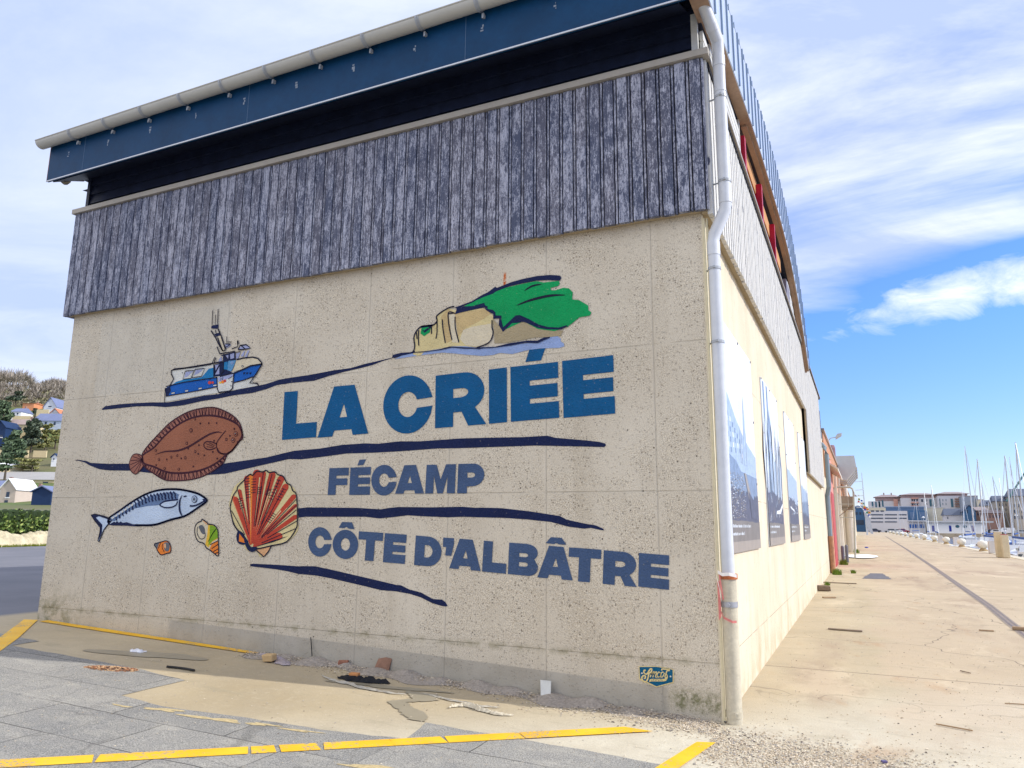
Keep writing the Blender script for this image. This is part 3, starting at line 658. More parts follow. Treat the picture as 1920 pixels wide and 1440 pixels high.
for y in (2.72, 4.62, 6.55): post(y)
for a, b in ((2.85, 4.62), (4.75, 6.55), (6.68, 8.6)):
    wn = link('window', MB().box(-.10, -.06, a, b, 6.02, 6.68), M_glass, B)
    link('window_frame', MB().box(-.06, -.03, a, b, 6.10, 6.16).box(-.06, -.03, a, b, 6.62, 6.68).box(-.06, -.03, (a+b)/2-.02, (a+b)/2+.02, 6.16, 6.62), M_red, wn)
link('window_lintel', MB().box(-.1, .03, 2.56, 8.6, 6.682, 6.95), simple('orange_timber', (.52,.26,.10), .7, .2, 3), B)
link('louvre_box', MB().box(-.1, .115, 8.62, 9.4, 6.13, 6.55), simple('grey_metal_box', (.20,.18,.20), .5, .2), B)
link('parapet', MB().box(-.3, .0, 13.5, 23.7, 4.9, 5.95).box(-8.9, -.35, 12.6, 23.4, 4.76, 5.0), M_plank, B)

# ------------------------------------------------------------------ four photo banners on the side wall
bt = [simple('print_white', (.68,.72,.78), .4, .03, 3), simple('print_pale_sky_sheen', (.33,.41,.54), .4, .3, 14), simple('print_blue_sky_sheen', (.17,.225,.34), .4, .4, 11),  # print tones; the blues also carry the sky's reflection as painted colour
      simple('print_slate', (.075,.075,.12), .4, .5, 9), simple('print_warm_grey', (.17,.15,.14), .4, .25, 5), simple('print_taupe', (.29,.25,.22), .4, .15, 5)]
BL = ['old harbour photo banner with sloping row of houses and rippled water, beside the downpipe', 'old harbour photo banner with tall ship rigging, second from the downpipe', 'old harbour photo banner with wide blank sky over a hillside, third from the downpipe', 'farthest old harbour photo banner, narrow looking, nearest the grey boarded step']
def banner(i, y0, y1):
    z0, z1 = 1.35, 3.67; wd = y1-y0; hh = z1-z0; rnd = random.Random(40+i)
    root = thing('photo_banner', (.004, y0, z0), BL[i], 'banner', 'photo banners on the side wall')
    q = lambda u, v, l=0: (.0155+l*.0012, y0+u*wd, z0+v*hh)
    m_ = MB().box(.003, .015, y0, y1, z0, z1, 0)
    def poly(pts, mi, l=1): m_.add([q(a, b, l) for a, b in pts], [tuple(range(len(pts)))], mi)
    def polyt(pts, mi, l=1):
        for (a, b, c_), (d_, e_, f_) in zip(pts, pts[1:]): poly([(a, c_), (d_, f_), (d_, e_), (a, b)], mi, l)
    def rag(v0, v1, vb, mi, l, amp=.02, n=24): 
        polyt([(j/n, v0+(v1-v0)*j/n+rnd.uniform(-amp, amp), vb) for j in range(n+1)], mi, l)
    if i == 0:
        polyt([(0,.70,.2),(.08,.68,.2),(.16,.65,.2),(.3,.60,.2),(.5,.545,.2),(.7,.51,.2),(.85,.49,.2),(1,.47,.2)], 1, 1)
        for c_ in range(7):
            for r_ in range(5):
                a = .04+c_*.07; b = .58-r_*.045-c_*.018
                if b < .42: continue
                poly([(a,b),(a+.03,b),(a+.03,b+.022),(a,b+.022)], rnd.choice([0,2,2]), 2)
        polyt([(0,.42,.15),(.25,.40,.15),(.4,.36,.15),(1,.36,.15)], 2, 3)
        poly([(.53,.4),(.66,.4),(.58,.75)], 1, 2)
        for a in (.42,.47,.62): poly([(a,.4),(a+.006,.4),(a+.003,.72),(a,.72)], 4, 4)
        rag(.27, .25, .1, 3, 5)
        for j in range(420):
            a = rnd.random()**1.3*.5; b = .14+rnd.random()*.2; w_ = rnd.uniform(.01,.04); poly([(a,b),(a+w_,b+.002),(a+w_*.6,b+.005)], rnd.choice([5,0,5,4]), 6)
        poly([(.5,.36),(.56,.36),(.80,.20),(.74,.19),(.62,.25)], 5, 6); poly([(.62,.28),(.8,.24),(.95,.2),(.99,.14),(.7,.15)], 3, 7)
    elif i == 1:
        for a, w_ in ((.06,.10),(.26,.10)): poly([(a,.2),(a+w_,.2),(a+w_*.8,.99),(a+.02,.99)], 2, 2)
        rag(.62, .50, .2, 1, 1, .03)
        for j in range(26): a = rnd.random(); poly([(a,.2),(a+.012,.2),(a+.01+rnd.uniform(-.1,.1),rnd.uniform(.5,.9)),(a,rnd.uniform(.5,.8))], rnd.choice([0,1,2]), 3)
        rag(.32, .30, .12, 3, 4); poly([(.52,.21),(.74,.22),(.97,.27),(.97,.245),(.78,.195),(.52,.19)], 0, 6)
        for j in range(30): a = rnd.random()*.95; b = rnd.uniform(.14,.3); poly([(a,b),(a+.02,b),(a+.015,b+.04)], rnd.choice([0,5,1]), 5)
    elif i == 2:
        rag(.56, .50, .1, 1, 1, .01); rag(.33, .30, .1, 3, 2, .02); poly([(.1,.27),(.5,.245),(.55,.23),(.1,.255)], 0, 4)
        for j in range(20): a = rnd.random()*.9; b = rnd.uniform(.2,.34); poly([(a,b),(a+.06,b),(a+.05,b+.02)], rnd.choice([0,5,1]), 3)
    else:
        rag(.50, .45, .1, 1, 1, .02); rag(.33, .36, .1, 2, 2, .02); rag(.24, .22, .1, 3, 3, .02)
        for j in range(14): a = rnd.random()*.9; poly([(a,.2),(a+.01,.2),(a+rnd.uniform(-.1,.1),.75)], 2, 4)
    rag(.135, .13, 0, 4, 8, .004, 10)
    poly([(0,0),(1,0),(1,.045),(0,.045)], 5, 9)
    # caption: two short lines of small white lettering, too small in the photo to read
    for ln, (b, e) in enumerate(((.105, .62), (.072, .38))):
        a = .04
        while a < e:
            h_ = rnd.choice([.010,.014,.010,.012]); w_ = rnd.uniform(.010,.016); poly([(a,b),(a+w_,b),(a+w_,b+h_),(a,b+h_)], 0, 10); a += w_+rnd.choice([.006,.006,.006,.022])
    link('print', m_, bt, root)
    for a, b in [(a, b) for a in (.015, .5, .985) for b in (.008, .992)]+[(a, b) for b in (.33, .66) for a in (.008, .99)]: link('fixing', MB().box(.016, .024, y0+a*wd-.011, y0+a*wd+.011, z0+b*hh-.012, z0+b*hh+.012), simple('screw_grey', (.2,.19,.2), .5), root)
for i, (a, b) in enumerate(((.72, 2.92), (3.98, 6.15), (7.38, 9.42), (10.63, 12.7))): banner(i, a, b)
# ------------------------------------------------------------------ the painted mural (traced on the wall plane, real paint thickness)
def paint(name, c, rough=.75, wearc=None):
    k = NT('paint_'+name, rough, 0, .15)
    n = k.rng(k.noise(2.6, 4, .6), .3, .7)
    col_ = k.mix(n, tuple(v*.86 for v in c), tuple(min(.95, v*1.12) for v in c))
    vc = k.sepr(k.vor(95, out='Color')); f = k.ma('MULTIPLY', k.rng(vc[0], .008, .003), .22)
    col_ = k.mix(f, col_, (.45, .39, .30))
    gr = k.noise(80, 3, .7); col_ = k.mix(k.ma('MULTIPLY', k.rng(gr, .35, .7), .04), col_, (.35, .32, .30))
    g2 = k.noise(52, 3, .7); col_ = k.mix(k.ma('MULTIPLY', k.rng(g2, .45, .34), .30), col_, tuple(v*.45 for v in c))
    k.col(col_); k.bump(k.ma('ADD', k.vor(58), k.ma('MULTIPLY', g2, 1.2)), .8, .006); return k.m
PM = {}
def pm(n):
    T = dict(blue=(.0,.085,.225), slate=(.052,.092,.185), navy=(.004,.012,.062), line=(.006,.008,.03), green=(.0,.31,.09), sand=(.66,.55,.28), sand2=(.55,.41,.20), tan=(.38,.31,.19),
        cream=(.66,.58,.42), sea=(.27,.36,.60), hull=(.004,.10,.42), deck=(.01,.18,.42), white=(.62,.62,.58), lav=(.33,.36,.56), red=(.55,.06,.05), orange=(.78,.22,.03), yell=(.80,.50,.05),
        brown=(.31,.125,.09), brown2=(.31,.115,.065), maroon=(.045,.008,.02), fish=(.50,.60,.74), fishb=(.12,.19,.34), shell=(.46,.055,.03), shell2=(.66,.18,.08), scream=(.64,.54,.28), apri=(.72,.40,.20),
        lime=(.20,.38,.02), grey=(.12,.13,.15), badge=(.0,.10,.20), gold=(.72,.58,.26), fogb=(.10,.28,.50))
    if n not in PM: PM[n] = paint(n, T[n])
    return PM[n]
def wp(u, v): p = on(u, v, 1, 0); return (p.x, p.z)
def C(ox, oy, s, pts): return [(ox+a/s, oy+b/s) for a, b in pts]
def spl(pts, closed=True, n=4):
    out = []; N_ = len(pts)
    for i in range(N_ if closed else N_-1):
        p = [pts[(i+j) % N_] if closed else pts[max(0, min(N_-1, i+j))] for j in (-1, 0, 1, 2)]
        for q in range(n):
            t = q/n
            out.append(tuple(.5*((2*p[1][d])+(-p[0][d]+p[2][d])*t+(2*p[0][d]-5*p[1][d]+4*p[2][d]-p[3][d])*t*t+(-p[0][d]+3*p[1][d]-3*p[2][d]+p[3][d])*t**3) for d in (0, 1)))
    if not closed: out.append(pts[-1])
    return out
class Mural:
    def __init__(s, name): s.name = name; s.m = MB(); s.mats = []; s.lay = 1
    def idx(s, n):
        if n not in s.mats: s.mats.append(n)
        return s.mats.index(n)
    def y(s, l): return -.0028-.0009*l
    def poly(s, loops, mat, l=None):
        if loops and not isinstance(loops[0][0], (tuple, list)): loops = [loops]
        if l is None: s.lay += 1; l = s.lay
        W3 = [[Vector((*wp(*p), 0)) for p in lp] for lp in loops]
        tri = tessellate_polygon(W3); fl = [p for lp in W3 for p in lp]
        s.m.add([(p.x, s.y(l), p.y) for p in fl], [tuple(t) for t in tri], s.idx(mat)); return s
    def line(s, pts, mat='line', w=.016, l=None, taper=False, closed=False):
        if l is None: s.lay += 1; l = s.lay
        P = [Vector(wp(*p)) for p in pts]
        if closed: P.append(P[0])
        Lf = []; Rt = []
        for i, p in enumerate(P):
            a = P[max(0, i-1)] if not (closed and i == 0) else P[-2]; b = P[min(len(P)-1, i+1)] if not (closed and i == len(P)-1) else P[1]
            t = (b-a)
            if t.length < 1e-6: t = Vector((1, 0))
            t.normalize(); nn = Vector((-t.y, t.x)); ww = w/2
            if taper: u = i/(len(P)-1); ww *= max(.12, math.sin(math.pi*min(1, max(0, u)))**.6)
            Lf.append(p+nn*ww); Rt.append(p-nn*ww)
        vs = [(p.x, s.y(l), p.y) for p in Lf+Rt]; n = len(P)
        s.m.add(vs, [(i, i+1, n+i+1, n+i) for i in range(n-1)], s.idx(mat)); return s
    def disc(s, u, v, r, mat, l=None, n=14, ry=None, rot=0):
        ry = ry or r
        return s.poly([(u+r*math.cos(a/n*6.2832)*math.cos(rot)-ry*math.sin(a/n*6.2832)*math.sin(rot), v+r*math.cos(a/n*6.2832)*math.sin(rot)+ry*math.sin(a/n*6.2832)*math.cos(rot)) for a in range(n)], mat, l)
    def done(s):
        # consistent outward normals without recalculating layers
        return link(s.name, s.m, [pm(n) for n in s.mats], front)

# letters in a unit box, y down
def arc(cx, cy, rx, ry, a0, a1, n=12): return [(cx+rx*math.cos(R(a0+(a1-a0)*i/n)), cy+ry*math.sin(R(a0+(a1-a0)*i/n))) for i in range(n+1)]
def glyph(ch):
    if ch == 'L': return [[(0,0),(.39,0),(.39,.68),(1,.68),(1,1),(0,1)]]
    if ch == 'A': return [[(.29,0),(.70,0),(1,1),(.69,1),(.665,.885),(.325,.885),(.29,1),(0,1)], [(.50,.36),(.57,.63),(.42,.63)]]
    if ch == 'I': return [[(0,0),(1,0),(1,1),(0,1)]]
    if ch == 'E': return [[(0,0),(1,0),(1,.285),(.40,.285),(.40,.375),(.98,.375),(.98,.615),(.40,.615),(.40,.70),(1,.70),(1,1),(0,1)]]
    if ch == 'F': return [[(0,0),(1,0),(1,.285),(.38,.285),(.38,.39),(.94,.39),(.94,.64),(.38,.64),(.38,1),(0,1)]]
    if ch == 'T': return [[(0,0),(1,0),(1,.28),(.68,.28),(.68,1),(.32,1),(.32,.28),(0,.28)]]
    if ch == 'C': return [arc(.5, .5, .5, .53, -12, -348, 40)[:0] + [(1.0,.40)] + arc(.5,.5,.5,.53,-14,-346,40)[1:-1] + [(1.0,.555),(.68,.575)] + arc(.5,.5,.195,.23,20,340,22) + [(.68,.42)]]
    if ch == 'O': return [arc(.5,.5,.5,.52,0,351,40), arc(.5,.5,.18,.22,0,345,22)]
    if ch == 'D': return [[(0,0),(.48,0)]+arc(.48,.5,.52,.5,-80,80,16)+[(.48,1),(0,1)], [(.36,.29),(.46,.29)]+arc(.46,.5,.20,.21,-70,70,8)+[(.46,.71),(.36,.71)]]
    if ch == 'P': return [[(0,0),(.55,0)]+arc(.58,.38,.42,.38,-80,80,14)+[(.52,.77),(.36,.77),(.36,1),(0,1)], [(.36,.30),(.52,.30)]+arc(.52,.385,.13,.085,-70,70,6)+[(.52,.47),(.36,.47)]]
    if ch == 'R': return [[(0,0),(.55,0)]+arc(.58,.36,.41,.36,-80,58,12)+[(.80,.665),(1.02,1),(.66,1),(.53,.73),(.36,.73),(.36,1),(0,1)], [(.36,.29),(.52,.29)]+arc(.52,.37,.145,.085,-70,70,6)+[(.52,.46),(.36,.46)]]
    if ch == 'B': return [[(0,0),(.62,0)]+arc(.66,.27,.33,.26,-75,50,8)+[(.90,.49)]+arc(.67,.73,.34,.27,-40,85,9)+[(.62,1),(0,1)], [(.36,.30),(.60,.30),(.66,.335),(.66,.385),(.60,.42),(.36,.42)], [(.36,.59),(.60,.59),(.66,.625),(.66,.685),(.60,.72),(.36,.72)]]
    if ch == 'M': return [[(0,0),(.34,0),(.50,.52),(.66,0),(1,0),(1,1),(.73,1),(.73,.40),(.60,1),(.41,1),(.27,.40),(.27,1),(0,1)]]
def put(M_, ch, q, mat, l=3):
    tl, tr, br, bl = q
    f = lambda a, b: (tl[0]*(1-a)*(1-b)+tr[0]*a*(1-b)+br[0]*a*b+bl[0]*(1-a)*b, tl[1]*(1-a)*(1-b)+tr[1]*a*(1-b)+br[1]*a*b+bl[1]*(1-a)*b)
    M_.poly([[f(*p) for p in lp] for lp in glyph(ch)], mat, l)
def word(name, mat, items, extra):
    M_ = Mural(name)
    for ch, ox, oy, q in items: put(M_, ch, C(ox, oy, 4.8, q), mat)
    for ox, oy, p in extra: M_.poly(C(ox, oy, 4.8, p), mat, 3)
    return M_.done()
a5 = (500, 640); a6 = (860, 640); a7 = (560, 920); a8 = (900, 920)
word('lettering', 'blue', [
    ('L', *a5, [(163,457),(470,433),(447,863),(140,888)]), ('A', *a5, [(478,420),(928,378),(917,830),(460,868)]),
    ('C', *a5, [(1052,340),(1496,304),(1494,798),(1050,832)]), ('R', *a5, [(1523,310),(1963,258),(1969,746),(1517,783)]),
    ('I', *a6, [(273,255),(435,235),(437,728),(275,743)]), ('E', *a6, [(467,232),(895,185),(907,688),(472,725)]), ('E', *a6, [(932,178),(1392,125),(1411,650),(945,690)])],
    [(*a6, [(637,77),(782,62),(742,172),(602,187)])])
word('lettering', 'slate', [
    ('F', *a5, [(567,1142),(742,1137),(735,1382),(552,1382)]), ('E', *a5, [(757,1137),(941,1130),(930,1380),(745,1382)]), ('C', *a5, [(945,1121),(1174,1118),(1172,1378),(943,1382)]),
    ('A', *a5, [(1166,1118),(1424,1110),(1417,1370),(1158,1372)]), ('M', *a5, [(1442,1112),(1706,1105),(1695,1368),(1428,1370)]), ('P', *a5, [(1727,1104),(1962,1098),(1958,1366),(1716,1368)])],
    [(*a5, [(838,1066),(898,1062),(872,1112),(818,1118)])])
word('lettering', 'slate', [
    ('C', *a7, [(93,330),(303,342),(294,592),(84,580)]), ('O', *a7, [(314,350),(542,364),(533,617),(303,602)]), ('T', *a7, [(545,365),(764,380),(745,640),(527,622)]),
    ('E', *a7, [(778,382),(975,396),(957,660),(760,643)]), ('D', *a7, [(1057,403),(1296,424),(1280,692),(1040,668)]),
    ('A', *a7, [(1368,426),(1655,448),(1640,724),(1357,698)]), ('L', *a7, [(1668,450),(1882,467),(1866,748),(1652,727)]),
    ('B', *a8, [(265,467),(526,487),(518,775),(252,750)]), ('A', *a8, [(530,488),(850,515),(835,808),(518,780)]), ('T', *a8, [(803,510),(1094,531),(1084,834),(789,808)]),
    ('R', *a8, [(1115,536),(1412,560),(1405,866),(1105,838)]), ('E', *a8, [(1432,560),(1703,582),(1702,893),(1425,862)])],
    [(*a7, [(393,282),(482,285),(505,347),(450,341),(432,325),(415,337),(362,333)]), (*a7, [(1303,422),(1400,428),(1400,480),(1375,587),(1320,583),(1330,508),(1300,505)]),
     (*a8, [(640,418),(738,425),(780,487),(712,484),(688,470),(668,481),(593,472)])])

# the five brush-drawn navy lines
def swash(parts): 
    M_ = Mural('painted_line'); M_.poly(parts, 'navy', 1); return M_.done()
cA = lambda p: C(180, 560, 5.3333, p); c3 = lambda p: C(130, 740, 5.3333, p); c4 = lambda p: C(260, 860, 5.3333, p)
c5 = lambda p: C(500, 640, 4.8, p); c6 = lambda p: C(860, 640, 4.8, p); c7 = lambda p: C(560, 920, 4.8, p); c8 = lambda p: C(900, 920, 4.8, p)
cl = lambda p: C(740, 490, 4.8, p)
swash(cA([(55,1108),(95,1075),(240,1055),(385,1045),(560,1037),(720,1037),(870,1012),(1080,970),(1220,955),(1440,905),(1640,868)]) + c5([(0,383),(100,350),(180,333),(370,305),(480,285),(600,262),(760,240),(880,205),(1130,148),(1135,122),(1310,95),(1335,85),(1400,97),(1130,152),(1040,180),(950,215),(860,238),(700,275),(570,310),(430,355),(220,375),(90,395),(0,430)]) + cA([(1560,945),(1390,965),(1220,1000),(1060,1025),(870,1067),(700,1085),(560,1075),(400,1078),(150,1105),(75,1112)]))
swash(c3([(50,655),(85,650),(180,665),(215,682),(400,692),(605,690),(900,705),(1200,730),(1540,690)]) + c5([(0,1045),(140,1010),(250,985),(480,965),(680,932),(880,918),(1000,922),(1200,900),(1380,900),(1600,885)]) + c6([(0,875),(230,868),(580,862),(800,850),(870,868),(1180,895),(1270,906),(1320,920),(1328,936),(1310,952),(1030,945),(700,938),(350,950),(0,962)]) + c5([(1540,965),(1200,990),(980,1002),(720,1010),(500,1040),(310,1062),(200,1060),(0,1105)]) + c3([(1560,790),(1360,805),(1000,805),(800,782),(620,760),(400,758),(300,745),(200,705),(160,680),(100,662)]))
swash(c4([(1500,490),(1595,497),(1700,487)]) + c7([(60,150),(270,152),(540,155),(640,162),(740,168),(820,155),(900,147),(1200,150),(1480,145),(1600,155)]) + c8([(0,152),(200,158),(440,185),(720,228),(780,260),(950,298),(1040,312),(1110,342),(1118,358),(1090,355),(1000,335),(940,342),(800,325),(640,282),(440,260),(220,245),(0,240)]) + c7([(1480,235),(1350,240),(1150,232),(980,222),(850,238),(730,250),(600,235),(400,235),(60,235)]) + c4([(1600,590),(1500,580)]))
swash(c4([(1115,1055),(1150,1050),(1400,1062),(1650,1080)]) + c7([(0,678),(150,680),(300,712),(420,740),(540,768),(700,805),(880,848),(920,850),(1000,890),(1100,915),(1210,975),(1290,980),(1320,1000),(1342,1035),(1330,1042),(1290,1038),(1200,1010),(1100,960),(1000,928),(870,905),(740,895),(600,860),(450,825),(300,790),(150,762),(0,750)]) + c4([(1500,1128),(1400,1110),(1120,1075)]))

# cliff
M_ = Mural('painted_cliff')
M_.poly(cl([(0,880),(60,850),(160,830),(280,812),(330,790),(470,765),(560,755),(640,765),(730,775),(850,770),(940,770),(1080,748),(1200,735),(1300,715),(1380,690),(1420,675),(1470,675),(1495,695),(1495,722),(1525,740),(1528,765),(1480,780),(1300,785),(1200,800),(1060,835),(1020,832),(950,825),(880,845),(790,852),(640,840),(540,830),(430,822),(300,838),(200,850),(60,872)]), 'sea', 2)
M_.poly(cl([(180,820),(265,820),(240,845),(205,850),(165,838)]), 'sand', 3)
M_.poly(cl([(185,815),(180,690),(200,640),(240,600),(330,590),(380,540),(385,490),(480,425),(560,440),(800,425),(890,490),(885,600),(880,690),(830,745),(740,775),(640,765),(520,765),(400,790),(270,810)]), 'sand', 3)
M_.poly(cl([(480,430),(560,470),(810,430),(870,470),(800,520),(700,575),(640,600),(590,660),(560,700),(500,720),(470,740),(430,600),(420,500)]), 'sand2', 4)
M_.poly(cl([(620,620),(700,590),(880,560),(885,690),(830,745),(740,770),(640,755),(590,700)]), 'cream', 5)
M_.poly(cl([(490,470),(545,480),(560,600),(580,735),(520,730)]), 'cream', 5)
M_.poly(cl([(890,520),(960,600),(1100,560),(1200,545),(1350,620),(1520,625),(1495,670),(1420,680),(1270,685),(1150,710),(1000,735),(900,738)]), 'tan', 4)
M_.poly(cl([(610,415),(720,360),(850,300),(1000,240),(1150,205),(1280,180),(1340,192),(1480,178),(1490,205),(1470,225),(1405,240),(1410,262),(1450,262),(1520,240),(1570,245),(1605,280),(1600,345),(1660,350),(1745,400),(1745,440),(1772,460),(1760,490),(1700,500),(1665,505),(1610,550),(1560,590),(1440,630),(1290,610),(1160,540),(980,625),(960,600),(950,500),(900,505),(885,465),(830,430),(800,400),(700,405),(640,415)]), 'green', 6)
M_.poly(cl([(235,650),(245,600),(330,585),(320,640),(268,675)]), 'green', 6)
M_.poly(cl([(540,420),(700,360),(790,305),(850,275),(905,232),(925,240),(1050,190),(1150,162),(1280,135),(1400,124),(1490,130),(1502,145),(1495,172),(1470,176),(1380,170),(1280,176),(1150,200),(1040,225),(920,270),(890,292),(800,325),(740,352),(700,375),(560,425)]), 'navy', 7)
M_.poly(cl([(560,410),(700,405),(810,375),(818,400),(840,405),(840,430),(890,440),(910,460),(912,488),(965,490),(965,530),(980,595),(1090,490),(1130,485),(1210,520),(1300,570),(1380,592),(1480,597),(1550,577),(1562,585),(1500,615),(1380,615),(1290,600),(1200,560),(1160,545),(1110,555),(1060,558),(978,637),(940,575),(945,515),(890,520),(890,475),(855,460),(825,440),(812,415),(700,440),(590,465),(545,478),(560,440)]), 'navy', 8)
ln = lambda p, w=.014, t=False, m='line': M_.line(spl(cl(p), False), m, w, 9, t)
ln([(540,408),(480,425),(385,490),(385,540),(340,580),(240,590),(180,670),(185,760),(178,800),(165,820)], .016)
M_.poly(cl([(235,600),(250,580),(350,568),(345,585),(275,645),(245,615),(268,625),(320,590),(250,600)]), 'navy', 9)
for p in ([(335,590),(335,655)], [(385,520),(385,640),(375,698)], [(432,525),(440,620),(460,735)], [(545,470),(490,460),(488,540),(500,620),(520,710)], [(548,500),(550,600),(582,730)], [(880,530),(880,600),(890,640),(870,710),(830,745),(740,780)], [(220,620),(218,700),(222,760)], [(200,640),(206,700)], [(490,475),(530,468)]): ln(p, .013)
M_.poly(cl([(0,840),(60,825),(160,818),(280,812),(400,795),(500,768),(620,775),(730,778),(900,772),(1040,738),(1200,715),(1290,715),(1340,690),(1400,682),(1400,690),(1290,738),(1180,735),(1060,758),(880,782),(800,785),(760,792),(730,788),(630,788),(520,778),(420,800),(280,818),(160,826),(60,850),(0,875)]), 'navy', 10)
ln([(1170,268),(1240,225),(1325,208)], .02, True); ln([(1100,400),(1200,360),(1330,325),(1430,308),(1540,306)], .028, True)
M_.done()

# trawler
bt_ = lambda p: C(300, 570, 7.58, p)
M_ = Mural('painted_trawler')
P_ = lambda p, m, l: M_.poly(bt_(p), m, l)
def ln(p, w=.014, m='line', l=12, t=False): M_.line(bt_(p), m, w, l, t)
P_([(170,950),(770,860),(775,1030),(1060,960),(1455,855),(1310,1110),(1400,1160),(1100,1215),(600,1300),(80,1390),(85,1190),(150,1160),(205,1065)], 'white', 2)
P_([(100,1180),(330,1115),(560,1080),(770,1040),(820,1045),(820,1180),(600,1225),(350,1270),(90,1310)], 'hull', 3)
P_([(150,1165),(240,1105),(340,1075),(600,1040),(700,920),(770,905),(770,1045),(560,1080),(330,1115)], 'deck', 4)
P_([(1060,985),(1250,910),(1300,880),(1455,855),(1330,1035),(1200,1085),(1055,1120)], 'hull', 3)
P_([(80,1200),(150,1170),(160,1240),(120,1305),(85,1315)], 'navy', 4)
P_([(370,960),(490,950),(450,1055),(340,1070)], 'white', 5); P_([(510,935),(640,920),(600,1030),(470,1045)], 'white', 5)
P_([(375,965),(480,955),(400,1030),(350,1050)], 'lav', 6); P_([(515,940),(620,930),(560,985),(490,1020)], 'lav', 6)
P_([(775,870),(900,820),(900,740),(860,730),(1075,680),(1080,800),(990,830),(980,950),(1060,985),(900,1020),(775,1035)], 'navy', 5)
P_([(790,870),(850,860),(800,960)], 'lav', 6); P_([(850,890),(850,1000),(790,1005)], 'lav', 6)
P_([(930,740),(980,725),(975,790)], 'lav', 6); P_([(1000,720),(1060,700),(1060,770),(1010,785)], 'lav', 6)
P_([(830,830),(875,740),(890,810)], 'lav', 6); P_([(980,810),(1090,800),(1050,900),(1020,960),(960,940)], 'fogb', 7); P_([(920,830),(970,820),(970,935),(915,930)], 'deck', 8)
P_([(1090,700),(1150,690),(1120,770),(1085,780)], 'lav', 6); P_([(1190,680),(1215,665),(1190,750),(1150,745)], 'lav', 6); P_([(1250,665),(1280,660),(1240,755),(1210,750)], 'lav', 6)
P_([(1100,790),(1300,755),(1400,770),(1455,855),(1300,880),(1180,930),(1040,960)], 'cream', 7)
P_([(825,1045),(1060,990),(1055,1120),(1040,1200),(1000,1235),(840,1260),(825,1200)], 'white', 8)
P_([(830,1050),(1055,995),(1040,1030),(900,1100),(840,1120)], 'lav', 9)
P_([(740,310),(840,290),(835,355),(735,350)], 'navy', 8); P_([(780,430),(850,410),(860,450),(805,465)], 'navy', 8)
P_([(835,460),(870,450),(940,640),(890,670)], 'cream', 6); P_([(930,570),(1015,570),(1005,600),(950,630)], 'lav', 6); P_([(1120,640),(1160,600),(1220,650)], 'lav', 6); P_([(1170,590),(1240,590),(1290,630),(1220,640)], 'lav', 6)
for p, w_ in (([(750,300),(760,95)], .012), ([(795,295),(800,155)], .010), ([(830,290),(837,75)], .013), ([(735,380),(800,480),(860,600),(905,670)], .018), ([(795,370),(815,440)], .012), ([(835,355),(880,460),(940,650)], .018), ([(830,480),(900,670),(940,660)], .016),
    ([(960,465),(955,545),(1015,540),(1005,580),(940,620)], .011), ([(940,570),(1000,570)], .014), ([(820,610),(860,710),(1075,675),(1080,790)], .016), ([(1030,640),(1110,610),(1115,520)], .015), ([(1115,520),(1120,575)], .024), ([(1120,650),(1150,590),(1235,580),(1300,630),(1215,645),(1120,655)], .016),
    ([(1160,590),(1225,645)], .012), ([(1080,690),(1155,680)], .010), ([(170,950),(220,925),(350,915),(560,880),(770,845),(900,820)], .018), ([(200,940),(500,900),(740,860)], .010), ([(170,950),(172,1000),(205,1065),(150,1165)], .017), ([(750,850),(790,760),(800,770),(780,850)], .014),
    ([(775,860),(775,1035)], .014), ([(780,1000),(850,870)], .010), ([(85,1190),(75,1400)], .012), ([(95,1175),(330,1118),(560,1082),(820,1045)], .013), ([(90,1315),(350,1270),(600,1225),(815,1180)], .012), ([(820,1040),(825,1200),(845,1258),(1000,1240),(1040,1200),(1060,990)], .017),
    ([(1060,985),(1180,935),(1300,880),(1460,855)], .019), ([(1460,855),(1380,990),(1285,1125),(1395,1130),(1410,1165)], .018), ([(1055,1120),(1200,1085),(1335,1035)], .014), ([(1100,795),(1200,770),(1330,758),(1400,775),(1450,830),(1455,855)], .018), ([(860,1035),(990,1000),(1060,985)], .014), ([(980,1070),(1040,1030)], .008),
    ([(370,955),(490,945),(450,1060),(335,1070),(370,955)], .011), ([(510,930),(645,918),(600,1030),(465,1048),(510,930)], .011), ([(720,1060),(715,1090)], .008), ([(880,1050),(875,1090)], .008), ([(905,1040),(900,1085)], .008), ([(915,820),(910,960),(880,990),(875,1020)], .012), ([(975,790),(915,715)], .012)): ln(p, w_)
for u, v, c_, r in ((715,1120,'red',3.1),(758,1118,'red',2.4),(933,1095,'red',2.6),(865,1120,'yell',2.1),(902,1110,'orange',3.)): M_.disc(300+u/7.58, 570+v/7.58, r, c_, 11)
M_.disc(300+1183/7.58, 570+888/7.58, 2., 'line', 13); M_.disc(300+1183/7.58, 570+888/7.58, 1.1, 'white', 14)
M_.disc(300+1033/7.58, 570+840/7.58, 2.6, 'lav', 9); M_.disc(300+1033/7.58, 570+840/7.58, 1.5, 'fogb', 10)
for u, v in ((330,980),(1020,1165),(1030,1105)): M_.disc(300+u/7.58, 570+v/7.58, 1., 'line', 12)
for u, v in ((195,1268),(388,1236),(580,1203),(790,1158)): P_([(u-22,v-6),(u+24,v-12),(u+22,v+6),(u-24,v+12)], 'white', 10); ln([(u-24,v+10),(u-20,v-10),(u+26,v-16)], .006, 'navy', 13)
for u in (1190, 1232, 1278): P_([(u,978),(u+30,970),(u+22,992),(u+2,1002)], 'navy', 9)
M_.done()

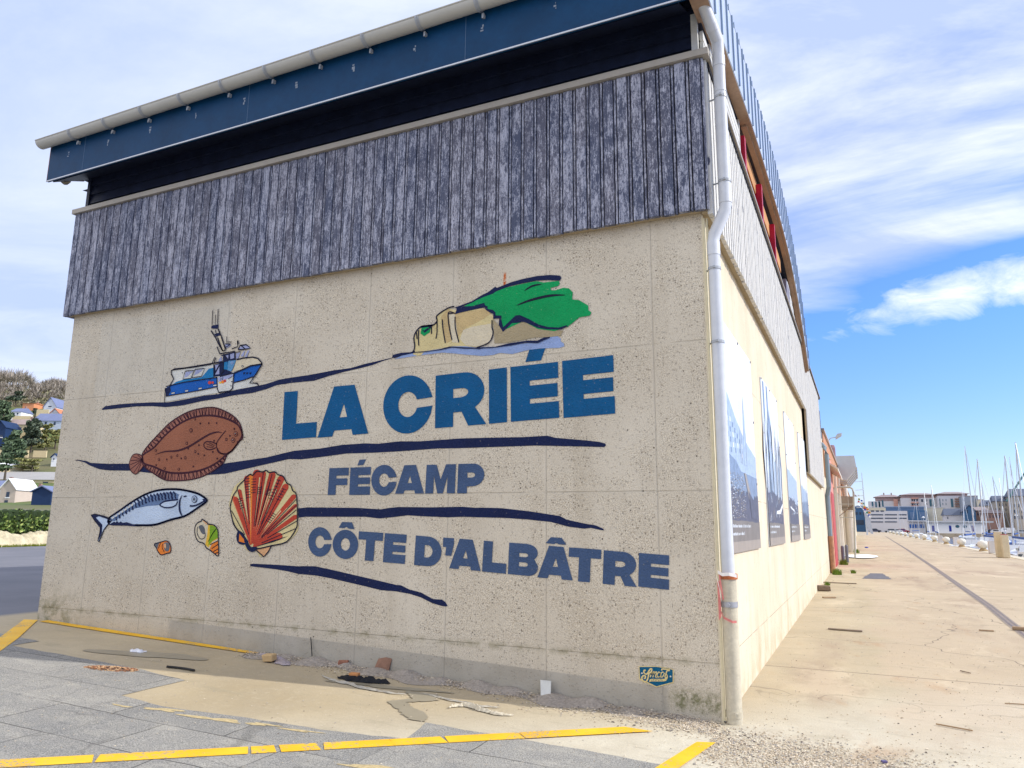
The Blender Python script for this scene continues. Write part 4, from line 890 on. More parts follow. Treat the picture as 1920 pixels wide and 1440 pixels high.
# flatfish
M_ = Mural('painted_flatfish')
out_ = spl(c3([(735,590),(790,510),(900,390),(1000,290),(1100,220),(1200,170),(1310,140),(1445,128),(1560,165),(1650,220),(1710,290),(1735,380),(1735,440),(1690,480),(1630,560),(1580,605),(1545,680),(1460,750),(1330,820),(1180,855),(1000,860),(920,835),(850,790),(750,715),(735,650)]))
M_.poly(out_, 'brown', 3)
inner = spl(c3([(745,600),(850,530),(960,410),(1080,310),(1200,245),(1310,215),(1430,210),(1560,235),(1660,280),(1705,320),(1732,400),(1700,470),(1630,560),(1585,590),(1480,680),(1350,745),(1200,778),(1060,785),(950,765),(850,720),(755,690),(740,640)]))
M_.poly(inner, 'brown2', 4)
random.seed(3)
no = len(out_); 
oi = [Vector(p) for p in out_]; ii = [Vector(p) for p in inner]
for t in range(0, 196):
    f_ = t/196*no; a = oi[int(f_) % no].lerp(oi[(int(f_)+1) % no], f_ % 1); b = min(ii, key=lambda q: (q-a).length)
    if (b-a).length < 5: continue
    j = Vector((random.uniform(-1.4, 1.4), random.uniform(-.6, .6))); M_.line([tuple(a), tuple(b+j*1.2)], 'maroon', random.uniform(.007, .013), 5)
M_.line(inner, 'maroon', .024, 6, closed=True); M_.line(out_, 'maroon', .014, 6, closed=True)
M_.poly(spl(c3([(735,610),(680,595),(640,605),(615,650),(605,700),(620,760),(665,795),(710,760),(755,700),(745,650)])), 'brown', 5); M_.line(spl(c3([(735,610),(680,592),(640,605),(615,650),(605,700),(620,760),(665,795),(710,760),(755,700)]), False), 'maroon', .012, 7)
for e in ((640,620),(622,660),(615,700),(620,745),(650,780),(690,770),(690,605)): M_.line(c3([(738,650),e]), 'maroon', .009, 7)
for p, w_ in (([(865,600),(960,570),(1090,560),(1200,520),(1300,460),(1400,400),(1480,375),(1535,380)], .026), ([(1570,360),(1520,420),(1480,480),(1480,530),(1520,585),(1580,590)], .014), ([(1470,530),(1430,548),(1380,545),(1350,510),(1365,475),(1420,470),(1480,495)], .014), ([(1450,520),(1370,490)], .008), ([(1445,530),(1380,520)], .008), ([(1460,510),(1400,480)], .008), ([(1680,478),(1700,470)], .02), ([(1480,540),(1500,580),(1560,600)], .012)):
    M_.line(spl(c3(p), False), 'maroon', w_, 8, taper=w_ > .02)
for u, v, r in ((1223,358,4),(1180,487,3),(870,558,2.6),(903,650,2.6),(960,738,2.8),(1100,745,2.8),(1165,632,3),(1085,610,2.6),(1025,625,2.6),(1265,570,2.8),(1575,448,3),(1262,245,2.4)): M_.disc(130+u/5.333, 740+v/5.333, r*.72, 'maroon', 9, ry=r); M_.disc(130+u/5.333, 740+v/5.333, r*.36, 'brown2', 10, ry=r*.58)
for u, v in ((1315,288),(1400,285),(1478,285),(980,648),(1125,638),(875,705),(1245,718),(1295,592),(1355,606),(1440,573),(1485,638),(1302,505),(1655,343),(1612,412),(1195,540),(1452,462)): M_.disc(130+u/5.333, 740+v/5.333, 1.3, 'maroon', 9, ry=1.9)
for u, v in ((1670,392),(1643,455)): M_.disc(130+u/5.333, 740+v/5.333, 3.9, 'maroon', 9, ry=5); M_.disc(130+u/5.333, 740+v/5.333, 3., 'brown2', 10, ry=4); M_.disc(130+u/5.333, 740+v/5.333, 1.8, 'maroon', 11, ry=2.3); M_.disc(130+(u-4)/5.333, 740+(v-5)/5.333, .6, 'white', 12)
M_.done()

# mackerel
M_ = Mural('painted_mackerel')
bo = spl(c3([(400,1235),(500,1165),(620,1080),(760,1000),(900,955),(1060,945),(1180,960),(1290,990),(1350,1025),(1378,1050),(1370,1075),(1290,1130),(1210,1185),(1140,1220),(1020,1250),(860,1300),(700,1305),(560,1300),(430,1300),(390,1280)]))
M_.poly(bo, 'fish', 3)
M_.poly(c3([(400,1260),(560,1160),(680,1080),(820,1010),(960,980),(1060,975),(1100,1000),(1090,1045),(960,1080),(900,1105),(780,1115),(650,1140),(540,1200),(460,1265)]), 'fishb', 4)
tl = c3([(222,1200),(260,1195),(350,1215),(400,1235),(430,1260),(390,1300),(350,1350),(330,1400),(300,1470),(290,1462),(310,1380),(320,1310),(260,1260)])
M_.poly(tl, 'fish', 3); M_.line(tl, 'line', .016, 7, closed=True)
M_.poly(c3([(222,1200),(260,1195),(380,1222),(430,1240),(400,1250),(300,1215),(270,1230),(335,1300),(330,1380),(300,1450),(310,1330),(250,1255)]), 'navy', 6)
M_.line(bo[:-4*4+2], 'navy', .026, 7); M_.line(bo, 'navy', .014, 7, closed=True)
M_.poly(c3([(400,1300),(450,1270),(470,1278),(480,1262),(500,1280),(520,1268),(540,1282),(580,1275),(640,1295),(700,1298),(860,1295),(700,1318),(560,1310),(430,1308)]), 'navy', 6)
for i in range(19):
    t = i/18; u = 470+t*590; v = lerp([(470,1195),(560,1135),(680,1060),(800,1010),(920,990),(1060,975)], u); M_.line(spl(c3([(u-16,v-6),(u+4,v+20),(u+2,v+42),(u+12,v+62)]), False, 3), 'navy', .026 if i % 2 else .018, 8)
for i in range(7): u = 430+i*32; v = lerp([(430,1215),(640,1075)], u)+14; M_.poly(c3([(u,v),(u+18,v-14),(u+26,v+2),(u+8,v+16)]), 'white', 9)
M_.poly(spl(c3([(910,1105),(960,1070),(1090,1050),(1070,1100),(1030,1125),(960,1128)])), 'fish', 10); M_.line(spl(c3([(910,1105),(960,1068),(1095,1050)]), False), 'navy', .020, 11); M_.line(spl(c3([(910,1105),(960,1128),(1030,1125),(1075,1100),(1088,1065)]), False), 'navy', .016, 11)
M_.line(spl(c3([(1135,1005),(1112,1060),(1108,1130),(1118,1180),(1138,1218)]), False), 'navy', .028, 11, taper=True); M_.line(spl(c3([(1212,1112),(1270,1108),(1375,1055)]), False), 'navy', .02, 11); M_.line(c3([(1150,1020),(1178,1014)]), 'navy', .016, 11)
u, v = 130+1258/5.333, 740+1045/5.333
for r, c_ in ((5.2,'navy'),(4.1,'fish'),(2.9,'navy'),(2.2,'fish'),(1.6,'line')): M_.lay += 1; M_.disc(u, v, r, c_, 12+int(5.2-r), ry=r*1.35)
M_.poly(c3([(1335,1045),(1375,1040),(1378,1072),(1355,1070)]), 'navy', 12)
M_.done()

# periwinkles
M_ = Mural('painted_sea_snail')
sn = spl(c4([(640,605),(690,640),(700,655),(760,665),(795,710),(800,790),(803,860),(802,970),(765,950),(720,915),(680,890),(660,850),(600,825),(570,760),(568,690),(590,645),(635,622)]), True, 3)
M_.poly(sn, 'cream', 3); M_.poly(c4([(700,660),(760,668),(795,710),(798,800),(740,830),(700,890),(670,860),(690,760),(695,700)]), 'yell', 4); M_.poly(c4([(715,665),(765,675),(795,715),(797,790),(745,820),(700,870),(715,760)]), 'lime', 5)
M_.poly(c4([(800,815),(803,960),(760,945),(715,900),(740,850)]), 'orange', 6); M_.poly(c4([(640,605),(692,642),(700,655),(680,660),(650,630)]), 'apri', 5); M_.poly(spl(c4([(605,675),(640,665),(665,700),(665,750),(640,750),(615,710)])), 'grey', 5)
M_.line(sn, 'line', .013, 8, closed=True); M_.line(spl(c4([(595,680),(590,740),(620,800),(665,790),(670,740)]), False), 'line', .009, 8)
for p in ([(720,860),(800,820)], [(735,900),(802,855)], [(752,930),(802,900)], [(770,950),(802,935)]): M_.line(c4(p), 'line', .010, 8)
for i in range(7): M_.line(c4([(700+i*9,830-i*17),(745+i*7,745-i*8)]), 'line', .006, 8)
M_.done()
M_ = Mural('painted_sea_snail')
sn = spl(c4([(160,855),(215,838),(270,822),(305,835),(325,880),(322,935),(290,945),(235,962),(205,940),(180,890)]), True, 3)
M_.poly(sn, 'orange', 3); M_.poly(c4([(160,855),(215,838),(200,870),(190,905),(170,880)]), 'grey', 4); M_.poly(spl(c4([(255,845),(300,840),(315,880),(300,925),(265,915)])), 'grey', 4); M_.poly(c4([(258,850),(275,850),(278,900),(262,890)]), 'apri', 5)
M_.line(sn, 'line', .012, 6, closed=True); M_.line(c4([(225,840),(200,900)]), 'line', .008, 6); M_.line(spl(c4([(245,850),(240,890),(262,935)]), False), 'line', .009, 6); M_.done()

# scallop
sc = lambda p: C(420, 870, 8.0, p)
M_ = Mural('painted_scallop')
M_.poly(spl(sc([(320,1270),(100,700),(90,560),(130,400),(200,300),(330,200),(480,120),(640,95),(800,130),(960,270),(1080,400),(1110,600),(1115,850),(1110,1000),(950,1175),(720,1235),(560,1400),(480,1290)]), True, 3), 'scream', 2)
rim = spl(sc([(330,1110),(215,990),(150,880),(110,720),(105,620),(150,470),(205,390),(215,340),(320,235),(340,200),(400,155),(440,170),(480,125),(520,108),(590,120),(640,95),(690,130),(770,118),(820,160),(900,190),(950,285),(1010,320),(1040,400),(1085,440),(1105,580),(1108,850),(1090,970),(950,1165),(720,1225),(490,1275),(400,1240)]), True, 3)
M_.poly(rim, 'scream', 3)
M_.poly(sc([(480,1290),(720,1225),(680,1310),(605,1390)]), 'apri', 4); M_.line(sc([(490,1290),(605,1390),(670,1320),(720,1225)]), 'line', .014, 9)
M_.poly(spl(sc([(230,1000),(310,1060),(330,1200),(240,1200),(200,1150),(195,1060)])), 'navy', 5); M_.poly(sc([(240,1030),(310,1100),(325,1185),(230,1160)]), 'orange', 6)
hub = (425, 1245)
for ri, ((a, b, w0), c_) in enumerate((((150,500,22),'shell2'), ((180,520,26),'shell'), ((240,400,20),'shell'), ((355,215,38),'shell'), ((415,180,26),'orange'), ((500,130,42),'shell'), ((600,135,28),'shell'), ((735,150,36),'shell'), ((865,215,36),'shell'), ((935,335,34),'shell'), ((1055,485,26),'shell'), ((1080,620,18),'shell'), ((1080,790,24),'shell'), ((840,1080,40),'shell'))):
    d_ = Vector((a-hub[0], b-hub[1])); n_ = Vector((-d_.y, d_.x)).normalized(); h0 = Vector(hub)+d_*.05; tip = Vector((a, b))
    w0 *= 1.42; pts = [h0-n_*18, h0+n_*18] + [tip+n_*w0-d_.normalized()*6, tip+n_*w0*.6+d_.normalized()*w0*.6, tip+d_.normalized()*w0*.8, tip-n_*w0*.6+d_.normalized()*w0*.6, tip-n_*w0-d_.normalized()*6]
    M_.poly(sc([tuple(p) for p in pts]), c_, 5+ri*.065)
for a, b, w0 in ((385,300,9),(545,200,9),(650,230,9),(690,400,8),(800,380,8),(860,700,8),(960,660,8),(260,560,8)):
    d_ = Vector((a-hub[0], b-hub[1])); n_ = Vector((-d_.y, d_.x)).normalized(); tip = Vector((a, b)); h0 = Vector(hub)+d_*.22
    M_.poly(sc([tuple(p) for p in (h0, tip+n_*w0, tip-n_*w0)]), 'scream', 6)
M_.poly(sc([(640,1245),(860,1160),(1085,985),(950,1165),(720,1225)]), 'scream', 6)
for a, b in ((120,700),(215,400),(320,240),(520,340),(575,330),(600,125),(700,280),(730,150),(800,400),(840,230),(905,370),(1090,530),(1090,620),(1090,690),(1110,850),(1090,965)):
    d_ = Vector((a-hub[0], b-hub[1])); st_ = .34 if (a+b) % 3 else .22
    M_.line(sc([tuple(Vector(hub)+d_*st_), tuple(Vector(hub)+d_*.6), (a, b)]), 'line', .009, 8)
M_.line(sc([(500,1235),(740,1160),(960,1085)]), 'line', .02, 8, taper=True)
random.seed(9)
for (a, b, w0, lo, hi, n) in ((355,215,36,.72,.99,8),(455,230,34,.8,1.,6),(545,400,26,.95,1.05,4),(680,400,38,.92,1.02,5),(830,250,36,.72,1.,7),(910,380,34,.82,1.,5),(255,560,34,.85,1.05,5),(690,850,40,.95,1.25,5)):
    d_ = Vector((a-hub[0], b-hub[1])); n_ = Vector((-d_.y, d_.x)).normalized()
    for i in range(n):
        c0 = Vector(hub)+d_*(lo+(hi-lo)*i/(n-1)); M_.line(sc([tuple(c0-n_*w0), tuple(c0+n_*w0+Vector((0, -8)))]), 'line', .007, 9)
M_.line(rim, 'line', .015, 10, closed=True)
M_.poly(spl(sc([(310,1110),(370,1150),(385,1240),(490,1240),(505,1270),(440,1320),(370,1290),(330,1210)])), 'navy', 11)
M_.line(sc([(215,990),(310,1110)]), 'navy', .02, 11); M_.line(spl(sc([(130,800),(150,900),(210,990)]), False), 'line', .012, 11)
M_.done()

# painter's signature shield
sg = lambda p: C(1180, 1230, 16, p)
M_ = Mural('painted_badge')
M_.poly(sg([(285,300),(820,300),(1180,352),(1335,400),(1335,800),(815,935),(300,700)]), 'gold', 3); M_.poly(sg([(308,325),(820,322),(1175,372),(1305,415),(1305,775),(818,905),(328,668)]), 'badge', 4)
for p, w_ in (([(500,425),(450,430),(450,500),(530,540),(590,450),(640,385),(680,390),(660,470),(600,520),(570,640),(530,740),(470,770),(400,720),(385,640),(430,585),(490,600),(480,660),(440,660)], .017),
    ([(700,470),(660,560),(630,630)], .012), ([(660,560),(720,480),(760,470),(730,570),(710,635)], .011), ([(730,570),(790,480),(830,480),(800,570),(790,620),(830,630)], .011),
    ([(930,490),(880,480),(840,560),(860,630),(910,600),(940,500),(915,600),(940,630)], .011), ([(1040,490),(990,480),(950,560),(970,630),(1020,600),(1060,500)], .011), ([(980,430),(990,385),(1080,390),(1190,400),(1210,380)], .014), ([(1220,430),(1140,440),(1110,520),(1075,600),(1095,650)], .014),
    ([(1120,540),(1145,600),(1130,680),(1080,720)], .013)): M_.line(spl(sg(p), False, 4), 'gold', w_*.72, 6)
M_.poly(sg([(600,770),(620,700),(680,680),(1060,680),(1140,600),(1150,660),(1110,740),(1040,755),(680,755)]), 'gold', 7)
for i, ch in enumerate('LETTERS'):
    u = 680+i*50
    M_.line(sg([(u,700),(u,730)]), 'badge', .004, 8); M_.line(sg([(u,702 if i % 2 else 728),(u+20,702 if i % 2 else 728)]), 'badge', .004, 8)
M_.disc(1180+385/16, 1230+512/16, 1.7, 'white', 6); M_.disc(1180+1240/16, 1230+610/16, 1.7, 'white', 6)
M_.done()
# ------------------------------------------------------------------ the row of warehouses beyond the hall
M_cream = simple('cream_paint', (.62,.53,.38), .85, .1, 1.5); M_pink = simple('pink_paint', (.60,.26,.22), .8, .12, 3); M_door = simple('red_door_paint', (.42,.06,.06), .6, .2, 3)
M_tan = simple('orange_sheet', (.52,.25,.13), .7, .12, 2); M_ipe = simple('grey_rainpipe', (.22,.28,.33), .45, .1, 3); M_duct = simple('galvanised', (.48,.49,.49), .4, .12, 3, metal=.45); M_stone = simple('pillar_white', (.66,.60,.52), .8, .1, 2)
M_hood = simple('brown_hood', (.30,.24,.18), .6, .15, 3); M_gs = simple('galvanised_post', (.42,.41,.36), .5, .1, 4, metal=.3)
WH = thing('warehouse', (0, 23.75, 0), 'long cream warehouse with orange upper sheeting and red doors, receding beyond the hall', 'building')
link('wall', MB().box(-9, -.02, 23.75, 172, -.3, 4.9), M_cream, WH)
link('plinth_strip', MB().box(-.3, .0, 23.75, 172, 4.9, 5.25), M_cap, WH)
mb = MB(); y = 24.2
while y < 90: mb.box(-.01, .03, y, y+1.12, 3.55, 5.25); y += 1.16
link('upper_cladding', mb, M_tan, WH)
link('roof_edge', MB().box(-.2, .10, 23.8, 172, 5.255, 5.34), simple('edge_grey', (.38,.32,.28), .6, .1), WH)
for y0, y1 in ((27.6, 30.6), (54, 57), (66, 69), (84, 88)):
    f_ = link('door_surround', MB().box(-.01, .05, y0-.5, y1+.9, -.05, 4.6 if y0 < 40 else 3.4), M_pink, WH); link('door', MB().box(.051, .07, y0, y1, 0, 3.1), M_door, f_)
for y0 in (34, 41, 50, 61, 73, 92, 110): link('pillar', MB().box(-.01, .14, y0, y0+.55, -.05, 4.7), M_stone, WH)
link('round_flue', MB().tube([(.42,48.6,0),(.42,48.6,2.7)], .30, 14).tube([(.42,48.6,2.7),(.42,48.6,3.6)], .34, 14).tube([(.30,48.6,3.6),(.22,48.6,5.1)], .16, 12), M_stone, WH)
link('canopy', MB().add([(.02,25.2,4.15),(.02,32.5,4.15),(.45,32.5,3.85),(.45,25.2,3.85),(.02,25.2,4.22),(.02,32.5,4.22),(.46,32.5,3.92),(.46,25.2,3.92)], [(0,1,2,3),(7,6,5,4),(3,2,6,7),(0,3,7,4),(1,5,6,2)]), M_stone, WH)
link('rainwater_pipe', MB().tube([(.02,22.6,4.62),(.13,22.5,4.45),(.17,22.45,4.2),(.17,22.45,3.05),(.09,22.75,2.75),(.09,22.75,1.28)], .075, 10), M_ipe, WH, smooth=True)
link('rainwater_pipe', MB().tube([(.10,22.75,1.3),(.10,22.75,0)], .095, 10), simple('rusted_iron', (.40,.20,.11), .85, .45, 5), WH, smooth=True)
link('awning_frame', MB().tube([(.0,24.6,4.5),(.22,24.6,4.2)], .03, 6), M_gs, WH)
# galvanised ventilation cowls
mb = MB()
for i in range(5):
    y0 = 42+i*2.3
    mb.add([(.0,y0,4.35),(.55,y0,4.35),(1.12,y0,5.15),(1.12,y0,5.75),(.0,y0,5.75),(.0,y0+1.1,4.35),(.55,y0+1.1,4.35),(1.12,y0+1.1,5.15),(1.12,y0+1.1,5.75),(.0,y0+1.1,5.75)], [(0,1,2,3,4),(9,8,7,6,5),(0,5,6,1),(1,6,7,2),(2,7,8,3),(3,8,9,4),(4,9,5,0)])
for i in range(5):
    y0 = 42+i*2.3
    cw = MB().add([(.06,y0,4.45),(.50,y0,4.38),(1.10,y0,5.10),(1.02,y0,5.85),(.0,y0,5.85),(.06,y0+1.0,4.45),(.50,y0+1.0,4.38),(1.10,y0+1.0,5.10),(1.02,y0+1.0,5.85),(.0,y0+1.0,5.85)], [(0,1,2,3,4),(9,8,7,6,5),(0,5,6,1),(1,6,7,2),(2,7,8,3),(3,8,9,4),(4,9,5,0)])
    cw.box(1.04, 1.13, y0-.06, y0+1.06, 5.08, 5.16)
    link('ventilation_cowl', cw, M_duct, WH)
for x0, y0, z0 in ((.25, 44.5, 3.1), (.55, 46.5, 3.15)): link('fan_hood', MB().box(x0-.22, x0+.22, y0, y0+1.2, z0-.2, z0+.45).box(x0-.2, x0+.15, y0+.2, y0+1., z0-.42, z0-.21), M_hood, WH)
link('chimney_stub', MB().lathe([(.32,0),(.32,1.1),(.28,1.3)], (-.35, 44, 5.4), 12), simple('purple_stub', (.24,.13,.14), .7, .2), WH)
FL = thing('floodlight', (-.1, 30, 5.3), 'grey floodlight on a short arm above the orange sheeting', 'lamp')
link('arm', MB().tube([(-.1,30,5.34),(.12,30,5.62),(.36,30,5.66)], .02, 6), M_gs, FL); link('housing', MB().add([(.34,29.8,5.56),(.60,29.8,5.72),(.62,29.8,5.82),(.44,29.8,5.80),(.36,29.8,5.70),(.34,30.2,5.56),(.60,30.2,5.72),(.62,30.2,5.82),(.44,30.2,5.80),(.36,30.2,5.70)], [(0,1,2,3,4),(9,8,7,6,5),(0,5,6,1),(1,6,7,2),(2,7,8,3),(3,8,9,4),(4,9,5,0)]), M_duct, FL)
GT = thing('pipe_frame', (.68, 37.7, 0), 'bent galvanised pipe frame standing on the white spill against the warehouse', 'frame')
link('post', MB().tube([(.70,37.7,0),(.86,37.7,3.45),(.82,37.7,3.68),(.70,37.7,3.76),(.15,37.7,3.78),(.0,37.7,3.78)], .05, 10), M_gs, GT, smooth=True)
for z_ in (2.86, 2.15): link('crossbar', MB().tube([(.0,37.7,z_),(.84,37.7,z_)], .022, 6), M_gs, GT)
link('brace', MB().tube([(.05,37.7,2.2),(.83,37.7,2.83)], .02, 6), simple('brown_brace', (.22,.13,.09), .8), GT)
for i, (x0, y0, h) in enumerate(((.26, 31.4, .78), (.40, 32.6, .8))):
    p = thing('bollard', (x0, y0, 0), ['nearer of two short grey steel bollards by the red door', 'farther of two short grey steel bollards by the red door'][i], 'bollard', 'steel bollards by the red door')
    link('post', MB().lathe([(.075,0),(.075,h-.05),(.05,h),(.01,h+.01)], (x0,y0,0), 10), simple('dark_steel', (.14,.14,.17), .5, .2), p); link('foot_plate', MB().box(x0-.11,x0+.11,y0-.11,y0+.11,.004,.016), M_gs, p)
def tuft(x0, y0, n, h, label):
    m_ = MB()
    for _ in range(n):
        a = random.uniform(0, 6.28); r = random.random()*h*.6; x, y = x0+r*math.cos(a), y0+r*math.sin(a)*1.6; l = h*random.uniform(.4, 1); dx, dy = random.uniform(-.4,.4)*l, random.uniform(-.4,.4)*l
        m_.add([(x-.008,y,.0),(x+.008,y,.0),(x+dx,y+dy,l)], [(0,1,2)])
    o = link('grass_tuft', m_, simple('weed_green', (.16,.24,.03), .8, .3, 5)); return tag(o, label, 'weeds', 'weeds along the warehouse wall')
tuft(.14, 16.6, 120, .12, 'small green weed tuft at the foot of the cream side wall'); tuft(.25, 22.0, 260, .25, 'bright green weeds at the rusty foot of the grey rainwater pipe'); tuft(.75, 23.2, 240, .14, 'low green weeds beside the dark patch in the quay'); tuft(.3, 29.8, 220, .3, 'green weeds at the foot of the red door'); tuft(.7, 47.5, 200, .3, 'weeds by the white flue pipe beyond the spill')

# ------------------------------------------------------------------ small litter on the ground
def lath(nm, x0, y0, l, w, h, a, col_, label, cat, z0=None):
    z_ = (gzf(x0)+.006) if z0 is None else z0
    M = Matrix.Translation((x0, y0, z_)) @ Matrix.Rotation(R(a), 4, 'Z'); m_ = MB().box(-l/2, l/2, -w/2, w/2, 0, h, M=M)
    for i, v in enumerate(m_.v): m_.v[i] = (v[0]+random.uniform(-.1,.1)*w, v[1]+random.uniform(-.1,.1)*w, v[2]+random.uniform(0,.15)*h)
    tag(link(nm, m_, col_, bevel=min(w, h)*.15), label, cat)
wd = simple('grey_wood', (.27,.21,.155), .85, .3, 12); wd2 = simple('brown_wood', (.32,.22,.13), .85, .3, 12)
lath('wood_scrap', .80, 6.60, .50, .07, .02, -8, wd, 'grey wooden slat lying on the quay near the side wall', 'wood scrap')
lath('wood_scrap', 2.83, 7.63, .20, .05, .018, -4, wd2, 'short brown wood scrap on the quay near the rail end', 'wood scrap')
lath('wooden_block', 3.45, 8.0, .42, .10, .05, -6, wd2, 'brown wooden block lying in the rail groove', 'wood scrap')
lath('stick', 1.72, .68, .27, .012, .01, -22, wd2, 'thin curved brown twig on the quay in the right foreground', 'twig')
lath('stick', 2.10, 3.48, .15, .012, .01, -55, wd, 'short dark twig farther out on the quay', 'twig')
lath('stick', 2.35, 1.9, .22, .01, .008, 12, wd2, 'straw coloured twig at the right edge of the quay', 'twig')
lath('bottle_cap', 1.18, -.60, .035, .03, .015, 20, simple('violet_plastic', (.12,.10,.22), .4), 'tiny dark violet cap on the gravel at the bottom of the picture', 'cap')
lath('flint', .13, 14.5, .30, .22, .12, 20, simple('flint', (.16,.11,.07), .8, .4, 10), 'dark brown lump at the foot of the cream side wall', 'stone')
lath('wood_scrap', .45, 17.6, .9, .08, .02, -4, wd, 'dark slat lying near the repair patch', 'wood scrap')
lath('wood_chip', .35, 12.4, .3, .06, .03, 30, wd2, 'curled wood chip close to the side wall', 'wood scrap')
def hose():
    m_ = MB().tube([(-5.18,-1.13,gzf(-5.2)+.014),(-5.07,-1.10,gzf(-5)+.016),(-4.95,-1.095,gzf(-5)+.014),(-4.84,-1.10,gzf(-4.9)+.013)], .011, 8); tag(link('rubber_strip', m_, simple('black_rubber', (.012,.012,.014), .5), smooth=True), 'black rubber strip lying below the puddle', 'rubber strip')
hose()
lath('wood_block', -4.60, -.34, .12, .10, .075, 12, simple('fresh_pine', (.55,.38,.19), .8, .15, 20), 'small pale pine block on the crumpled netting', 'wood block')
tag(link('cardboard', MB().add([(-3.48,-.015,gzf(-3.4)+.03),(-3.31,-.01,gzf(-3.4)+.02),(-3.29,.0,gzf(-3.4)+.13),(-3.36,-.002,gzf(-3.4)+.14),(-3.45,-.002,gzf(-3.4)+.12),(-3.48,-.03,gzf(-3.4)+.03),(-3.31,-.025,gzf(-3.4)+.02),(-3.29,-.008,gzf(-3.4)+.13),(-3.36,-.010,gzf(-3.4)+.14),(-3.45,-.010,gzf(-3.4)+.12)], [(0,1,2,3,4),(9,8,7,6,5),(0,5,6,1),(1,6,7,2),(4,3,8,9),(0,4,9,5)]), simple('brown_board', (.27,.15,.10), .85, .3, 14)), 'brown cardboard scrap leaning on the wall foot above the dirt', 'cardboard')
lath('brick_shard', -3.86, -.05, .10, .06, .05, 30, simple('terracotta', (.30,.13,.08), .85, .3, 14), 'small orange brick shard on the dirt left of the cardboard', 'brick shard')
lath('wood_block', -3.38, -.50, .10, .06, .06, 10, simple('orange_wood', (.50,.22,.08), .8, .2, 20), 'orange wood block beside the black rag', 'wood block')
tag(link('card', MB().add([(-1.60,-.10,gzf(-1.5)+.02),(-1.505,-.10,gzf(-1.5)+.02),(-1.52,-.05,gzf(-1.5)+.15),(-1.625,-.05,gzf(-1.5)+.15),(-1.60,-.106,gzf(-1.5)+.02),(-1.505,-.106,gzf(-1.5)+.02),(-1.52,-.056,gzf(-1.5)+.15),(-1.625,-.056,gzf(-1.5)+.15)], [(0,1,2,3),(7,6,5,4),(0,4,5,1),(1,5,6,2),(2,6,7,3),(3,7,4,0)]), simple('white_card', (.62,.62,.58), .7)), 'small white card standing against the grey wall base', 'card')
def crumple(nm, pts, wd_, h, mat_, label, cat, seed=1, folds=5):
    rnd = random.Random(seed); m_ = MB(); k_ = 9
    pts = [(a[0]+(b[0]-a[0])*t/5+rnd.uniform(-.013,.013), a[1]+(b[1]-a[1])*t/5+rnd.uniform(-.012,.012)) for a, b in zip(pts, pts[1:]) for t in range(5)]; n = len(pts)
    for i, (x, y) in enumerate(pts):
        a = pts[max(0,i-1)]; b = pts[min(n-1,i+1)]; t = Vector((b[0]-a[0], b[1]-a[1])).normalized(); nn = Vector((-t.y, t.x)); e = math.sin(math.pi*(i+.3)/(n-.4))**.5
        for j in range(k_):
            s_ = (j/(k_-1)-.5)*2; p = Vector((x, y))+nn*s_*wd_*e*(.55+.45*math.sin(i*.7+seed)**2)*rnd.uniform(.75,1.2); m_.v.append((p.x+rnd.uniform(-.006,.006), p.y, gzf(p.x)+.008+h*e*(1-s_*s_)*rnd.uniform(.1,1.5)))
    for i in range(n-1):
        for j in range(k_-1): m_.f.append((i*k_+j, i*k_+j+1, (i+1)*k_+j+1, (i+1)*k_+j)); m_.mi.append(0)
    o = link(nm, m_, mat_, smooth=False); md = o.modifiers.new('sub', 'SUBSURF'); md.levels = 1; md.render_levels = 2
    for p in o.data.polygons: p.use_smooth = True
    return tag(o, label, cat)
def arcpts(cx, cy, r, a0, a1, n, sq=1): return [(cx+r*math.cos(R(a0+(a1-a0)*i/(n-1))), cy+sq*r*math.sin(R(a0+(a1-a0)*i/(n-1)))) for i in range(n)]
poly_ = simple('dull_plastic', (.40,.37,.31), .5, .3, 30); netm = simple('grey_netting', (.34,.29,.30), .8, .4, 60)
crumple('netting', [(-4.95,-.16),(-4.85,-.12),(-4.75,-.16),(-4.62,-.20),(-4.5,-.27),(-4.38,-.36),(-4.30,-.34)], .10, .035, netm, 'heap of grey netting under the pale pine block', 'netting', 2)
crumple('plastic_wrap', [(-3.75,-.52),(-3.62,-.60),(-3.45,-.66),(-3.3,-.68),(-3.15,-.72),(-3.0,-.75),(-2.8,-.74),(-2.6,-.70)], .028, .018, poly_, 'translucent plastic wrap strewn below the black rag', 'plastic wrap', 3)
crumple('rag', [(-3.55,-.52),(-3.42,-.55),(-3.3,-.54),(-3.2,-.50),(-3.08,-.45),(-2.98,-.44)], .045, .055, simple('black_cloth', (.012,.012,.015), .8), 'black crumpled rag on the dirt', 'rag', 4)
crumple('plastic_wrap', [(-2.55,-.60),(-2.4,-.62),(-2.25,-.66),(-2.1,-.66),(-1.95,-.70),(-1.8,-.66),(-1.75,-.62)], .018, .014, poly_, 'thin plastic strip along the edge of the dirt', 'plastic wrap', 5)
crumple('rope', arcpts(-1.98,-.86,.13,200,20,9,.8)+[(-1.75,-.82),(-1.68,-.86),(-1.6,-.82),(-1.55,-.78)], .03, .035, simple('cream_cloth', (.58,.52,.40), .8, .15, 30), 'twisted cream cloth strip lying on the sunlit concrete', 'cloth', 6)
crumple('paper', [(-6.18,-.74),(-6.10,-.78),(-6.02,-.76),(-5.96,-.70)], .045, .03, simple('white_paper', (.72,.72,.74), .7), 'crumpled white paper in the puddle', 'paper', 7)
tag(link('rope', MB().tube([(-4.33,-.02,gzf(-4.3)+.24),(-4.31,-.025,gzf(-4.3)+.15),(-4.29,-.03,gzf(-4.3)+.05)], .005, 6), M_dark, smooth=True), 'dark rod leaning on the wall foot above the dirt', 'rod')
